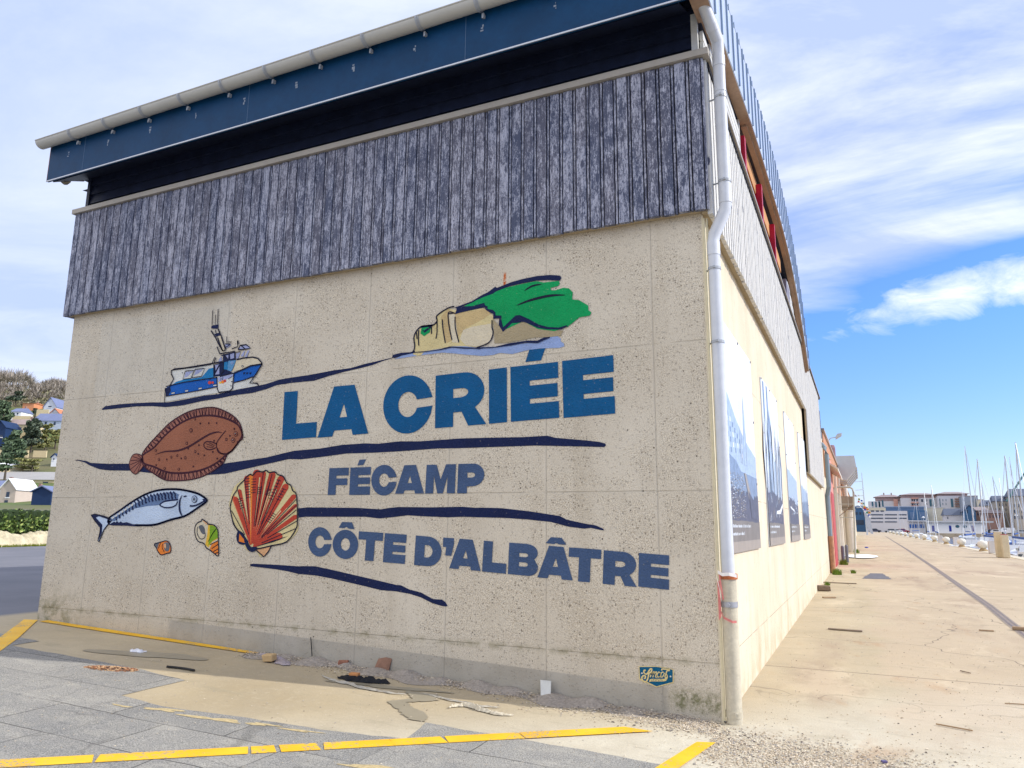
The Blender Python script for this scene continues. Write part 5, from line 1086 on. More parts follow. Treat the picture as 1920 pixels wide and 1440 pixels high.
tag(link('cloth_bundle', MB().lathe([(.0,0),(.16,.02),(.13,.08),(.02,.11)], (1.35,61,0), 9), simple('blue_cloth', (.05,.08,.35), .8)), 'blue cloth bundle on the quay beyond the pipe frame', 'cloth')

# ------------------------------------------------------------------ quay edge furniture
M_wh = simple('bollard_white', (.74,.70,.60), .6, .12, 4); M_wr = simple('bollard_rust', (.36,.26,.14), .8, .4, 8)
def bol(x0, y0):
    t = thing('mooring_bollard', (x0, y0, 0), 'x', 'bollard', 'white mooring bollards along the quay edge')
    link('head', MB().lathe([(.17,.22),(.27,.28),(.35,.44),(.34,.60),(.24,.72),(.05,.77)], (x0,y0,0), 16), M_wh, t, smooth=True)
    link('stem', MB().lathe([(.30,.02),(.27,.08),(.17,.22),(.17,.30)], (x0,y0,0), 12), M_wr, t, smooth=True); return t
ord_ = ['nearest', 'second nearest', 'third nearest', 'fourth nearest', 'fifth nearest', 'sixth nearest', 'seventh nearest', 'eighth nearest', 'ninth nearest', 'tenth nearest', 'eleventh nearest', 'farthest']
bys = [57.5, 70.5, 84, 98, 114, 131, 148, 166, 185, 206, 230, 258]
b0 = bol(9.0, bys[0]); b0['label'] = 'nearest of the white mooring bollards, counted from the stone posts'
for i, y in enumerate(bys[1:]): dup(b0, (9.0, y, 0), ord_[i+1]+' of the white mooring bollards along the quay edge', rz=random.uniform(-.5,.5))
def blk(x0, y0, w, h, nm, label, cat, m, grp=None, cap=None):
    t = thing(nm, (x0, y0, 0), label, cat, grp); link('body', MB().box(x0-w/2, x0+w/2, y0-.3, y0+.3, .02, h), m, t, bevel=.03)
    link('cover', MB().box(x0-w/2+.03, x0+w/2-.03, y0-.28, y0+.28, h+.0, h+.03), cap or m, t); return t
M_box = simple('service_box', (.60,.57,.54), .6, .08, 3); M_ylw = simple('sandstone_post', (.62,.53,.36), .8, .15, 3)
for i, (y0, w) in enumerate(((52.5, .50), (76, .42), (92, .42), (122, .42))): blk(9.12 if i else 8.95, y0, w, .80, 'service_box', ['nearest square white service box beside a white bollard', 'second square white service box from the stone posts', 'third square white service box from the stone posts', 'farthest square white service box on the quay edge'][i], 'box', M_box, 'white service boxes on the quay edge')
blk(on(1872,1000,1,44.3).x, 44.6, .34, 1.42, 'stone_post', 'taller pale sandstone post at the quay edge', 'post', M_ylw, 'pair of sandstone posts')
blk(on(1883.5,1000,1,43.6).x, 43.9, .34, 1.28, 'stone_post', 'shorter sandstone post with a red capped plate', 'post', M_ylw, 'pair of sandstone posts', M_red)

# ------------------------------------------------------------------ boats in the basin
HULL = simple('hull_white', (.72,.74,.76), .3, .05, 2, spec=.5); HB = simple('hull_blue', (.02,.06,.22), .3, .1, 2); CAB = simple('cabin_white', (.66,.68,.70), .35, .05); WIN = simple('cabin_window', (.03,.05,.08), .1); AL = simple('mast_alloy', (.55,.58,.62), .4, .05, metal=.4); SC = simple('sail_cover_blue', (.03,.08,.26), .7, .1); GS = simple('green_tarp', (.10,.30,.30), .7, .1)
def boat(x0, y0, l, mast, rz, label, hm=HULL, cover=SC, cabin=True):
    t = thing('sailing_boat' if mast else 'motor_boat', (x0, y0, -1.3), label, 'boat', 'boats moored in the basin'); z0 = -1.3
    M = Matrix.Translation((x0, y0, z0)) @ Matrix.Rotation(rz, 4, 'Z'); hb = l*.15; fb = l*.115+.3; n = 9; m_ = MB(); vs = []
    for i in range(n):
        u = i/(n-1); w = hb*(math.sin(math.pi*min(1, (u*.78+.22)))**.6 if u < 1 else 0); w = hb*max(0, (1-max(0,(u-.35)/.65)**2.2))*(.82+.18*min(1,u/.35)); x = (u-.5)*l
        for s_, zf, wf in ((-1, fb*(1+.25*u*u), 1), (-1, .1, .7), (0, -.25, 0), (1, .1, .7), (1, fb*(1+.25*u*u), 1)): vs.append(tuple(M @ Vector((x, s_*w*wf, zf))))
    fs = [(i*5+j, i*5+j+1, i*5+j+6, i*5+j+5) for i in range(n-1) for j in range(4)] + [(i*5, i*5+5, i*5+9, i*5+4) for i in range(n-1)] + [(0,4,3,2,1)]
    link('hull', m_.add(vs, fs), hm, t)
    if cabin:
        c_ = link('cabin', MB().add([tuple(M @ Vector(p)) for p in ((-.12*l,-.6*hb,fb),(-.12*l,.6*hb,fb),(.24*l,.45*hb,fb),(.24*l,-.45*hb,fb),(-.10*l,-.5*hb,fb+.55),(-.10*l,.5*hb,fb+.55),(.12*l,.38*hb,fb+.5),(.12*l,-.38*hb,fb+.5))], [(4,5,6,7),(0,4,7,3),(1,2,6,5),(0,1,5,4),(3,7,6,2)]), CAB, t)
        link('cabin_window', MB().box(-.07*l, .08*l, -.53*hb-.03, .53*hb+.03, fb+.22, fb+.38, M=M), WIN, c_)
    if mast:
        link('mast', MB().tube([M @ Vector((.06*l,0,fb)), M @ Vector((.02*l,0,mast))], .06, 6, rs=[.07,.04]), AL, t)
        link('boom', MB().tube([M @ Vector((.05*l,0,fb+1.1)), M @ Vector((-.36*l,0,fb+1.0))], .09, 6), cover, t)
        link('stay', MB().tube([M @ Vector((.49*l,0,fb*1.2)), M @ Vector((.03*l,0,mast*.96))], .02, 4).tube([M @ Vector((-.48*l,0,fb)), M @ Vector((.02*l,0,mast))], .018, 4), AL, t)
    return t
random.seed(21)
def bx_at(u, Y): return on(u, 1000, 1, Y).x
BT = [(1795,78,9,10.9,1.4,'sailing boat with the tallest bare mast, left of the blue door',HULL,SC),(1838,70,8,9.0,1.5,'sailing boat with bright blue rolled sail below the round windows',HULL,SC),(1902,60,8,8.4,1.5,'sailing boat whose mast rises beside the stone posts',HULL,SC),(1925,56,8,9.0,1.6,'sailing boat at the right picture edge',HULL,SC),
      (1858,66,5,0,1.5,'small fishing boat with green cabin cover between box and stone posts',HULL,GS),(1893,52,5.5,0,1.6,'white motor boat just right of the stone posts',HULL,GS),(1912,50,5.5,0,1.6,'white motor boat with curved windscreen at the right edge',HULL,GS),
      (1755,120,9,9.3,1.5,'slim masted sailing boat before the blue shed',HULL,SC),(1740,135,9,8.8,1.4,'sailing boat with mast against the blue shed wall',HULL,SC),(1850,110,9,9.5,1.5,'sailing boat under the end of the harbour office roof',HULL,SC),
      (1872,95,9,8.9,1.5,'sailing boat before the old brick houses',HB,SC),(1885,125,9,10.5,1.4,'dark hulled sailing boat before the parked vans',HB,SC),(1812,160,9,10,1.5,'sailing boat moored below the first round window',HULL,SC),(1722,190,9,9.5,1.5,'sailing boat before the parking deck end',HULL,SC),(1690,240,9,10,1.5,'farthest sailing boat at the left of the basin',HULL,SC),(1909,100,9,11.5,1.4,'sailing boat whose mast crosses the crane boom',HULL,SC)]
for u, Y, l, ms, rz, lb, hm, cv_ in BT: boat(max(bx_at(u, Y), QX+1.5), Y, l, ms, R(90)+random.uniform(-.5,.5), lb, hm, cv_)

# ------------------------------------------------------------------ buildings across the basin
def P2(u, v, Y): p = on(u, v, 1, Y); return p.x, p.z
def rbox(m_, u0, v0, u1, v1, Y, dep, mi=0, off=0):
    x0, z1 = P2(u0, v0, Y); x1, z0 = P2(u1, v1, Y); return m_.box(x0, x1, Y-off, Y+dep, min(z0, z1), max(z0, z1), mi)
WN = simple('far_window', (.04,.06,.10), .2, .3, .5); WNl = simple('far_window_teal', (.05,.13,.18), .2, .3, .3)
def building(nm, label, u0, v0, u1, v1, Y, dep, m, zb_=-.2, cat='building', group=None):
    x0, z1 = P2(u0, v0, Y); x1, _ = P2(u1, v0, Y); t = thing(nm, ((x0+x1)/2, Y, 0), label, cat, group); link('wall', MB().box(x0, x1, Y, Y+dep, zb_, z1), m, t); return t
def windows(t, Y, rects, m=WN, nm='window'):
    for r in rects: link(nm, rbox(MB(), *r, Y, .0, 0, .12), m, t)
def hip(t, u0, u1, v, vt, Y, dep, m, ov=.6, nm='roof', inset=.3):
    x0, z = P2(u0, v, Y); x1, _ = P2(u1, v, Y); _, zt_ = P2(u0, vt, Y); x0 -= ov; x1 += ov; i_ = min((x1-x0)*inset, dep*.5)
    return link(nm, MB().add([(x0,Y-ov,z),(x1,Y-ov,z),(x1,Y+dep+ov,z),(x0,Y+dep+ov,z),(x0+i_,Y+dep/2,zt_),(x1-i_,Y+dep/2,zt_)], [(0,1,5,4),(2,3,4,5),(1,2,5),(3,0,4),(0,3,2,1)]), m, t)
c_off = simple('render_grey', (.56,.56,.60), .85, .06, .1); c_pk = simple('render_pink', (.45,.33,.32), .85, .08, .1); c_bl = simple('sheet_blue', (.10,.17,.30), .6, .1, .1); c_bl2 = simple('sheet_blue_dark', (.05,.13,.26), .6, .1, .1); c_be = simple('render_beige', (.55,.52,.42), .85, .06, .1)
c_rf = simple('tile_grey', (.30,.25,.25), .8, .1, .2); c_sl = simple('slate_roof', (.10,.12,.17), .7, .15, .2); c_wh = simple('render_white', (.84,.84,.84), .8, .05, .1); c_br = simple('old_brick', (.30,.19,.16), .9, .15, .2); c_st = simple('old_stone', (.38,.35,.31), .9, .12, .2); c_bd = simple('door_blue', (.01,.03,.30), .6)
# apartment blocks
A = building('apartment_block', 'left pale apartment block with teal balcony bays behind the parking deck', 1628, 940, 1689, 0, 430, 14, c_off)
windows(A, 430, [(1634+i*6.5, 941, 1638+i*6.5, 951) for i in range(3)] + [(1647, 938, 1650, 950), (1653, 938, 1657, 950)], WNl); link('attic', rbox(MB(), 1641, 932, 1689, 940, 431, 10), c_pk, A); hip(A, 1640, 1690, 932, 927, 430, 14, c_rf)
link('balcony', rbox(MB(), 1675, 936, 1684, 950, 430, 0, 0, 1.2), simple('balcony_salmon', (.52,.30,.25), .8), A)
for i in range(2): link('chimney', rbox(MB(), 1656+i*14, 924, 1658.5+i*14, 930, 436, 2), c_br, A)
A = building('apartment_block', 'middle pink and grey apartment block with long balconies', 1689, 934, 1758, 0, 420, 14, c_off)
link('attic', rbox(MB(), 1690, 928, 1757, 934, 421, 10), c_pk, A); hip(A, 1689, 1758, 928, 924, 420, 14, c_rf)
for v in (933, 941, 948): link('balcony', rbox(MB(), 1708, v, 1722, v+2.6, 420, 0, 0, 1.3), simple('balcony_salmon', (.52,.30,.25), .8), A)
windows(A, 420, [(1709+i*4.5, v+3.2, 1712+i*4.5, v+6.6) for i in range(3) for v in (933, 941)] + [(1727, 936, 1731, 941), (1733.5, 936, 1735, 940), (1737, 936, 1738.5, 940), (1733.5, 943, 1735, 947), (1737, 943, 1738.5, 947)], WN); windows(A, 420, [(1742, 936, 1752, 949.5), (1754.5, 936, 1758, 950)], WNl)
A = building('apartment_block', 'right apartment block with hipped roof and glazed bays beside the blue grey cube', 1758, 930, 1815, 0, 410, 14, c_off)
link('attic', rbox(MB(), 1759, 926, 1814, 931, 411, 10), c_pk, A); hip(A, 1757, 1816, 926, 921.5, 410, 14, c_rf)
windows(A, 410, [(1761, 935, 1764, 950), (1782, 935, 1788, 951), (1767, 936, 1768.5, 940), (1773, 936, 1774.5, 940), (1767, 943, 1768.5, 947), (1773, 943, 1774.5, 947)], WNl)
for v in (934.5, 939, 943.5, 948): link('balcony', rbox(MB(), 1790, v, 1804, v+2.2, 410, 0, 0, 1.2), c_br, A)
A = building('apartment_block', 'plain blue grey cube shaped block right of the hipped apartments', 1804, 930, 1833, 0, 395, 14, simple('cube_grey', (.26,.30,.37), .8, .05, .1)); windows(A, 395, [(1829, 934, 1831, 952)], WNl)
link('roof', rbox(MB(), 1803.5, 929.3, 1833.5, 930.4, 394.9, 14.5), c_rf, A)
A = building('apartment_block', 'low beige flat roofed block right of the grey cube', 1833, 937, 1845, 0, 390, 14, c_be); link('roof', rbox(MB(), 1832.7, 936.3, 1845.5, 937.4, 389.9, 14.5), c_rf, A)
# parking deck, sheds
A = building('parking_deck', 'white multi storey parking deck with dark horizontal openings', 1622, 958, 1701, 0, 322, 20, c_off); link('top_box', rbox(MB(), 1629, 952, 1661, 957.6, 322, 16), c_be, A)
windows(A, 322, [(1633+i*26, v, 1656+i*26 if i < 2 else 1700, v+2) for v in (964.2, 970.8, 977.6) for i in range(3 if v < 977 else 2)], WN, 'opening'); windows(A, 322, [(1633+i*9, 957, 1639+i*9, 959.4) for i in range(3)], WN, 'opening')
A = building('harbour_shed', 'dark blue shed behind the signal mast, left of the parking deck', 1601, 951, 1624, 0, 340, 14, c_bl2); windows(A, 340, [(1604+i*7, 960, 1608+i*7, 965) for i in range(3)] + [(1604, 975, 1620, 984)], WN); hip(A, 1601, 1624, 951, 947, 340, 14, c_sl)
A = building('harbour_shed', 'long blue shed roof rising behind the parking deck', 1660, 950, 1736, 0, 370, 20, c_bl); link('roof', rbox(MB(), 1659, 949.5, 1737, 951, 369.8, 21), simple('shed_edge', (.28,.36,.50), .7), A)
A = building('harbour_shed', 'dark teal blue shed with two wide doors', 1703, 957, 1737, 0, 345, 16, c_bl2); link('door', rbox(MB(), 1706, 960, 1716, 973, 345, 0, 0, .1), c_bl, A); link('door', rbox(MB(), 1723, 960, 1735, 973, 345, 0, 0, .1), c_bl, A)
A = building('harbour_shed', 'pale beige blank gable wall left of the slate houses', 1737, 951.5, 1772, 0, 350, 14, c_be); link('coping', rbox(MB(), 1736.6, 950.8, 1772.4, 951.7, 349.8, 14.5), c_off, A)
def gable(nm, label, u0, u1, ve, vr, Y, dep, mw, mr, wins=(), grp=None):
    t = building(nm, label, u0, ve, u1, 0, Y, dep, mw, group=grp); x0, z = P2(u0, ve, Y); x1, _ = P2(u1, ve, Y); _, zr = P2(u0, vr, Y); xm = (x0+x1)/2
    link('gable', MB().prism([(x0, z), (x1, z), (xm, zr)], Y, Y+dep), mw, t)
    link('roof', MB().add([(x0-.4,Y-.4,z-.3),(xm,Y-.4,zr+.15),(xm,Y+dep+.4,zr+.15),(x0-.4,Y+dep+.4,z-.3),(x1+.4,Y-.4,z-.3),(x1+.4,Y+dep+.4,z-.3),(x0-.4,Y-.4,z-.05),(xm,Y-.4,zr+.4),(xm,Y+dep+.4,zr+.4),(x0-.4,Y+dep+.4,z-.05),(x1+.4,Y-.4,z-.05),(x1+.4,Y+dep+.4,z-.05)], [(0,1,2,3),(1,4,5,2),(6,9,8,7),(7,8,11,10),(0,6,7,1),(1,7,10,4),(3,2,8,9),(2,5,11,8),(0,3,9,6),(4,10,11,5)]), mr, t); windows(t, Y, wins); return t
def eaves(nm, label, u0, u1, ve, vr, Y, dep, mw, mr, wins=(), grp=None):
    t = building(nm, label, u0, ve, u1, 0, Y, dep, mw, group=grp); hip(t, u0, u1, ve, vr, Y, dep, mr, .5, 'roof', .08); windows(t, Y, wins); return t
eaves('town_house', 'low slate roofed house with white gutter behind the harbour office', 1772, 1806, 966, 953, 330, 12, c_off, c_sl, [(1776, 969, 1778, 973)]); gable('town_house', 'dark blue gabled house in front of the grey cube', 1807, 1829, 958, 948, 325, 10, c_bl2, c_sl, [(1812, 956, 1815, 962)])
eaves('town_house', 'red brick row house left of the stone terrace', 1829, 1852, 957, 950, 335, 12, c_br, c_rf, [(1832+i*6, 961, 1834.5+i*6, 966) for i in range(3)]); eaves('town_house', 'slate roofed house with pale dormers above the brick row', 1845, 1866, 948, 937, 345, 12, c_st, c_sl, [(1849+i*5, 941.5, 1851.5+i*5, 945.5) for i in range(3)])
eaves('town_house', 'tall stone terrace house with mansard roof and windows', 1864, 1897, 940, 928.5, 320, 12, c_st, c_sl, [(1867+i*6, v, 1869+i*6, v+5) for i in range(5) for v in (944, 953, 962)])
eaves('town_house', 'large stone house with steep slate roof at the right picture edge', 1897, 1945, 930, 915, 310, 14, c_st, c_sl, [(1901+i*7, v, 1904+i*7, v+6) for i in range(6) for v in (934, 945, 956, 967)]); eaves('town_house', 'lower brick house front between the terrace and the harbour office', 1846, 1880, 962, 955, 315, 10, c_br, c_rf, [(1849+i*6, 966, 1851+i*6, 971) for i in range(5)])
# harbour office
A = building('harbour_office', 'long low white harbour office with flat roof, blue doors and round windows', 1737, 979, 1846, 0, 298, 9, c_wh, -2.4); link('roof', rbox(MB(), 1734, 976.6, 1863, 980, 297, 11), simple('roof_white', (.60,.60,.60), .7), A)
for u in (1747, 1779, 1821.5): link('door', rbox(MB(), u, 985.5, u+5.5, 996.5, 298, 0, 0, .08), c_bd, A)
for u in (1795, 1809): 
    x, z = P2(u, 987, 298); link('round_window', MB().add([(x+.62*math.cos(a/16*6.283), 297.9, z+.5*math.sin(a/16*6.283)) for a in range(16)], [tuple(range(16))]), WNl, A)
link('base_wall', MB().box(P2(1722, 0, 297)[0], P2(1920, 0, 297)[0]+60, 296.2, 297.2, -2.6, .0), simple('dock_wall', (.13,.12,.11), .9, .2, .5), A)
A = building('harbour_office', 'small blue glazed pavilion attached left of the white harbour office', 1704, 978, 1734, 0, 300, 7, c_off); windows(A, 300, [(1705+i*5, 983, 1709+i*5, 990) for i in range(6)], simple('pane_blue', (.02,.10,.35), .15), 'window'); link('roof', rbox(MB(), 1702, 975.5, 1737, 978, 299, 9), c_off, A)
# vehicles on the far quay
TY = simple('tyre', (.02,.02,.02), .8); GLS = simple('car_glass', (.03,.04,.06), .08)
def car(x0, y0, z0, rz, m, label, van=False):
    t = thing('parked_van' if van else 'parked_car', (x0, y0, z0), label, 'van' if van else 'car', 'vehicles parked across the basin'); M = Matrix.Translation((x0,y0,z0)) @ Matrix.Rotation(rz, 4, 'Z')
    l, w, h = (5.0, 1.9, 2.1) if van else (4.1, 1.7, 1.45)
    pr = [(-l/2,.3),(-l/2,h*.98),(l*.22,h),(l*.34,h*.58),(l/2,h*.5),(l/2,.3)] if van else [(-l/2,.3),(-l/2,.85),(-l*.38,h*.95),(l*.1,h),(l*.28,.92),(l/2,.75),(l/2,.3)]
    n = len(pr); vs = [tuple(M @ Vector((a, s_*w/2, b))) for s_ in (-1, 1) for a, b in pr]; link('body', MB().add(vs, [tuple(range(n)), tuple(range(2*n-1, n-1, -1))]+[(i, i+n, (i+1)%n+n, (i+1)%n) for i in range(n)]), m, t)
    link('side_window', MB().box(-l*.34 if not van else .0, l*.16, -w/2-.01, w/2+.01, h*.63, h*.88, M=M), GLS, t)
    for a in (-l*.32, l*.32):
        for s_ in (-1, 1): link('wheel', MB().tube([M @ Vector((a, s_*(w/2-.1), .32)), M @ Vector((a, s_*(w/2+.02), .32))], .32, 12), TY, t)
CR = [simple('car_white', (.75,.75,.76), .3), simple('car_silver', (.42,.44,.47), .3), simple('car_dark', (.05,.06,.10), .3), simple('car_red', (.35,.04,.05), .3)]
for i, (u, Y, m, vn, lb) in enumerate(((1868,302,0,False,'white car parked just right of the harbour office end'),(1884,303,0,True,'white van parked before the terrace houses'),(1898,303,0,False,'white car parked right of the white van'),(1912,302,1,False,'silver car parked near the right picture edge'),(1855,306,2,False,'dark car parked behind the office roof end'),(1640,304,2,False,'dark car beside the signal mast'),(1668,300,1,False,'silver car at the head of the basin'),(1680,302,0,False,'white car at the head of the basin'),(1692,303,3,False,'red car at the head of the basin'))):
    x, _ = P2(u, 990, Y); car(x, Y-2, 0, random.choice([0, .06, 3.14]), CR[m], lb, vn)
# lamp posts, crane
def lamp(u, Y, h, label):
    x, _ = P2(u, 990, Y); t = thing('lamp_post', (x, Y, 0), label, 'lamp post', 'lamp posts on the far quay'); link('pole', MB().tube([(x,Y,0),(x,Y,h)], .09, 6), AL, t); link('lamp_head', MB().lathe([(.12,0),(.5,.15),(.45,.35),(.05,.6)], (x,Y,h), 10), c_wh, t)
lamp(1733, 296, 5.2, 'lamp post with round white head at the left end of the office'); lamp(1908, 298, 6, 'lamp post with white head by the parked cars')
M_cr = simple('crane_green', (.10,.22,.22), .5, .1)
x0, z0 = P2(1888, 940, 150); x1, z1 = P2(1990, 780, 150)
A = thing('harbour_crane', (x1, 150, 0), 'green harbour crane boom slanting down into the sky at the right edge', 'crane'); link('boom', MB().tube([(x0,150,z0),(x1,150,z1)], .13, 6).tube([(x0,150.6,z0),(x1,150.6,z1)], .13, 6), M_cr, A); link('tower', MB().box(x1-.4, x1+.4, 149.6, 150.9, -2.4, z1+.5), M_cr, A)
# signal mast with flags at the head of the quay
A = thing('signal_mast', (2.1, 190, 0), 'tall white signal mast with yards and a leaning grey board', 'mast')
link('pole', MB().tube([(2.1,190,0),(1.95,190,14.6)], .16, 8, rs=[.2,.08]), AL, A)
for z_ in (12.6, 10.6, 9.2, 7.6): link('yard', MB().tube([(2.0,190,z_),(.3,190,z_-.15)], .07, 6), AL, A)
link('yard', MB().tube([(.2,190,6.3),(3.9,190,6.6)], .07, 6), AL, A)
link('board', MB().add([(1.6,189.6,6.2),(2.7,189.6,6.2),(3.4,189.6,.2),(2.9,189.6,.3),(2.2,189.6,1.8),(1.6,190,6.2),(2.7,190,6.2),(3.4,190,.2),(2.9,190,.3),(2.2,190,1.8)], [(0,1,2,3,4),(9,8,7,6,5),(0,5,6,1),(1,6,7,2),(2,7,8,3),(3,8,9,4),(4,9,5,0)]), simple('board_grey', (.45,.48,.54), .5), A)
FC = [simple('flag_'+n, c, .7) for n, c in (('red', (.60,.04,.04)), ('yellow', (.75,.55,.05)), ('blue', (.02,.05,.40)), ('white', (.8,.8,.8)), ('orange', (.75,.25,.03)), ('green', (.02,.25,.18)))]
random.seed(4)
FG = thing('flag_string', (1.2, 188.5, 6), 'string of small coloured signal flags hanging beside the mast', 'flags')
link('cord', MB().tube([(-.1,188.5,10.6),(.6,188.5,7.2),(2.9,188.5,4.2)], .03, 4), AL, FG)
for i in range(22):
    t_ = i/21; x = .1+t_*2.6+random.uniform(-.3,.3); z_ = 9.8-t_*5.2+random.uniform(-.5,.5); s_ = .32+.22*t_
    link('flag', MB().add([(x,188.4,z_),(x+s_,188.3,z_-.1),(x+s_*.9,188.5,z_-s_),(x-.05,188.4,z_-s_*.9)], [(0,1,2,3)]), FC[i % 6], FG)

# ------------------------------------------------------------------ landward side: bank, hedge, houses, hill
def G(u, d):      # ground point under photo column u at depth d
    p = far(u, 976, d); return p.x, p.y, gz(p.x, p.y)
def lcol(u, v, d): p = far(u, v, d); return p
# rubble bank
random.seed(12); mb = MB(); a = Vector(G(-260, 30)); b = Vector(G(230, 44)); n = 120; kx = 9
dr = (b-a).normalized(); nr = Vector((-dr.y, dr.x, 0))
for i in range(n+1):
    c0 = a.lerp(b, i/n); hh = .62*(1+.18*math.sin(i*.35)+.1*math.sin(i*.9))
    for j in range(kx):
        t_ = j/(kx-1); q = c0+nr*(t_*1.6-.2); z_ = .33+hh*math.sin(math.pi*min(1, t_*.93+.02))**.55+random.uniform(-.05,.05); mb.v.append((q.x, q.y, z_ if 0 < j < kx-1 else .25))
for i in range(n):
    for j in range(kx-1): mb.f.append((i*kx+j, i*kx+j+1, (i+1)*kx+j+1, (i+1)*kx+j)); mb.mi.append(0)
tag(link('stone_bank', mb, simple('chalk_rubble', (.56,.49,.33), .95, .35, 3, bump=.05)), 'low bank of pale chalk rubble beneath the hedge', 'bank')
k = simple('roadside_grass', (.30,.34,.03), .9, .3, 3)
mb = MB()
for _ in range(2600):
    t_ = random.random(); c0 = a.lerp(b, t_)-nr*random.uniform(.05,.5); h = random.uniform(.05,.16); mb.add([(c0.x-.03,c0.y,.32),(c0.x+.03,c0.y,.32),(c0.x+random.uniform(-.05,.05),c0.y,.33+h)], [(0,1,2)])
tag(link('grass', mb, k), kind='stuff')
def leafmat(nm, ca, cb, cc_=None):
    k = NT(nm, .6); r = k.isl(); c = k.mix(r, ca, cb)
    if cc_: c = k.mix(k.rng(r, .82, .9), c, cc_)
    k.col(c); return k.m
LH = leafmat('hedge_leaf', (.035,.07,.015), (.20,.29,.06), (.42,.48,.15))
def leaves(m_, c0, rx, ry, rz_, n, s_, shell=.55, rnd=random):
    for _ in range(n):
        while True:
            v = Vector((rnd.uniform(-1,1), rnd.uniform(-1,1), rnd.uniform(-1,1)))
            if shell < v.length < 1: break
        p = Vector(c0)+Vector((v.x*rx, v.y*ry, v.z*rz_)); a_ = Vector((rnd.gauss(0,1), rnd.gauss(0,1), rnd.gauss(0,1))).normalized(); b_ = a_.orthogonal().normalized(); c_ = a_.cross(b_); q = s_*rnd.uniform(.6,1.4)
        m_.add([p-b_*q, p+c_*q*.6, p+b_*q, p-c_*q*.6], [(0,1,2,3)])
mb = MB(); ha = Vector(G(-260, 31.5)); hb_ = Vector(G(230, 46))
for i in range(150):
    c0 = ha.lerp(hb_, i/149); leaves(mb, (c0.x, c0.y, 1.38+random.uniform(-.12,.12)), .55, .55, .72, 130, .085, .6)
hd = thing('hedge', tuple(ha.lerp(hb_, .5)), 'long leafy green hedge above the chalk bank', 'hedge'); link('foliage', mb, LH, hd)
mb = MB(); pa = [tuple(ha.lerp(hb_, i/40)+Vector((random.uniform(-.1,.1), 0, .3))) for i in range(41)]
for p in pa: mb.tube([p, (p[0]+random.uniform(-.1,.1), p[1], p[2]+1.3)], .03, 5)
link('stems', mb, simple('hedge_stem', (.05,.04,.02), .9), hd)
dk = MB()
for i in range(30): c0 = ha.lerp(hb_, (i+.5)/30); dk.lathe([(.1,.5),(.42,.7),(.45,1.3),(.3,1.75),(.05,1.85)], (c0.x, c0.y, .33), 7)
link('inner_shade_core', dk, simple('hedge_shade', (.02,.035,.01), .9), hd)  # dark core, shade between the leaves put into its colour
# houses: u0,u1 columns, eaves v, ridge v, base depth
def house(label, u0, u1, ve, vr, vb, d, mw, mr, dep=7, wins=(), kind='gable', extra=None):
    pa, pb = lcol(u0, ve, d), lcol(u1, ve, d); wdt = (pb-pa).to_2d().length; ax = Vector((pb.x-pa.x, pb.y-pa.y, 0)).normalized(); dn = Vector((-ax.y, ax.x, 0))
    ze = (pa.z+pb.z)/2; zr = lcol((u0+u1)/2, vr, d).z; zb0 = lcol((u0+u1)/2, vb, d).z; o = Vector((pa.x, pa.y, 0))
    t = thing('house', (pa.x, pa.y, zb0), label, 'house'); f = lambda a_, b_, z_: tuple(o+ax*a_+dn*b_+Vector((0,0,z_)))
    def bxx(m_, a0, a1, b0, b1, z0_, z1_): return m_.add([f(a0,b0,z0_),f(a1,b0,z0_),f(a1,b1,z0_),f(a0,b1,z0_),f(a0,b0,z1_),f(a1,b0,z1_),f(a1,b1,z1_),f(a0,b1,z1_)], [(0,3,2,1),(4,5,6,7),(0,1,5,4),(1,2,6,5),(2,3,7,6),(3,0,4,7)])
    link('wall', bxx(MB(), 0, wdt, 0, dep, zb0-3, ze), mw, t)
    if kind == 'gable':
        link('gable', MB().add([f(0,.0,ze),f(wdt,.0,ze),f(wdt/2,.0,zr),f(0,dep,ze),f(wdt,dep,ze),f(wdt/2,dep,zr)], [(0,1,2),(5,4,3),(0,2,5,3),(1,4,5,2)]), mw, t)
        h_ = .25; link('roof', MB().add([f(-.35,-.4,ze-.25),f(wdt/2,-.4,zr),f(wdt/2,dep+.3,zr),f(-.35,dep+.3,ze-.25),f(wdt+.35,-.4,ze-.25),f(wdt+.35,dep+.3,ze-.25),f(-.35,-.4,ze-.25+h_),f(wdt/2,-.4,zr+h_),f(wdt/2,dep+.3,zr+h_),f(-.35,dep+.3,ze-.25+h_),f(wdt+.35,-.4,ze-.25+h_),f(wdt+.35,dep+.3,ze-.25+h_)], [(6,9,8,7),(7,8,11,10),(0,1,2,3),(1,4,5,2),(0,6,7,1),(1,7,10,4),(3,2,8,9),(2,5,11,8),(0,3,9,6),(4,10,11,5)]), mr, t)
    else:
        i_ = .0 if kind == 'eaves' else min(wdt*.3, dep*.45)
        rf = link('roof', MB().add([f(-.35,-.4,ze-.02),f(wdt+.35,-.4,ze-.02),f(wdt+.35,dep+.4,ze-.02),f(-.35,dep+.4,ze-.02),f(-.35+i_,dep/2,zr),f(wdt+.35-i_,dep/2,zr)], [(0,1,5,4),(2,3,4,5),(1,2,5),(3,0,4),(0,3,2,1)]), mr, t)
        link('chimney', bxx(MB(), wdt*.7, wdt*.7+.7, dep/2, dep/2+.7, zr-1, zr+1), c_br, rf)
    for (a0, z0_, a1, z1_) in wins:
        w_ = link('window', bxx(MB(), wdt*a0, wdt*a1, -.05, .0, zb0+(ze-zb0)*z0_, zb0+(ze-zb0)*z1_), WN, t); link('sill', bxx(MB(), wdt*a0-.2, wdt*a1+.2, -.14, -.051, zb0+(ze-zb0)*z0_-.3, zb0+(ze-zb0)*z0_-.02), c_wh, w_)
    return t
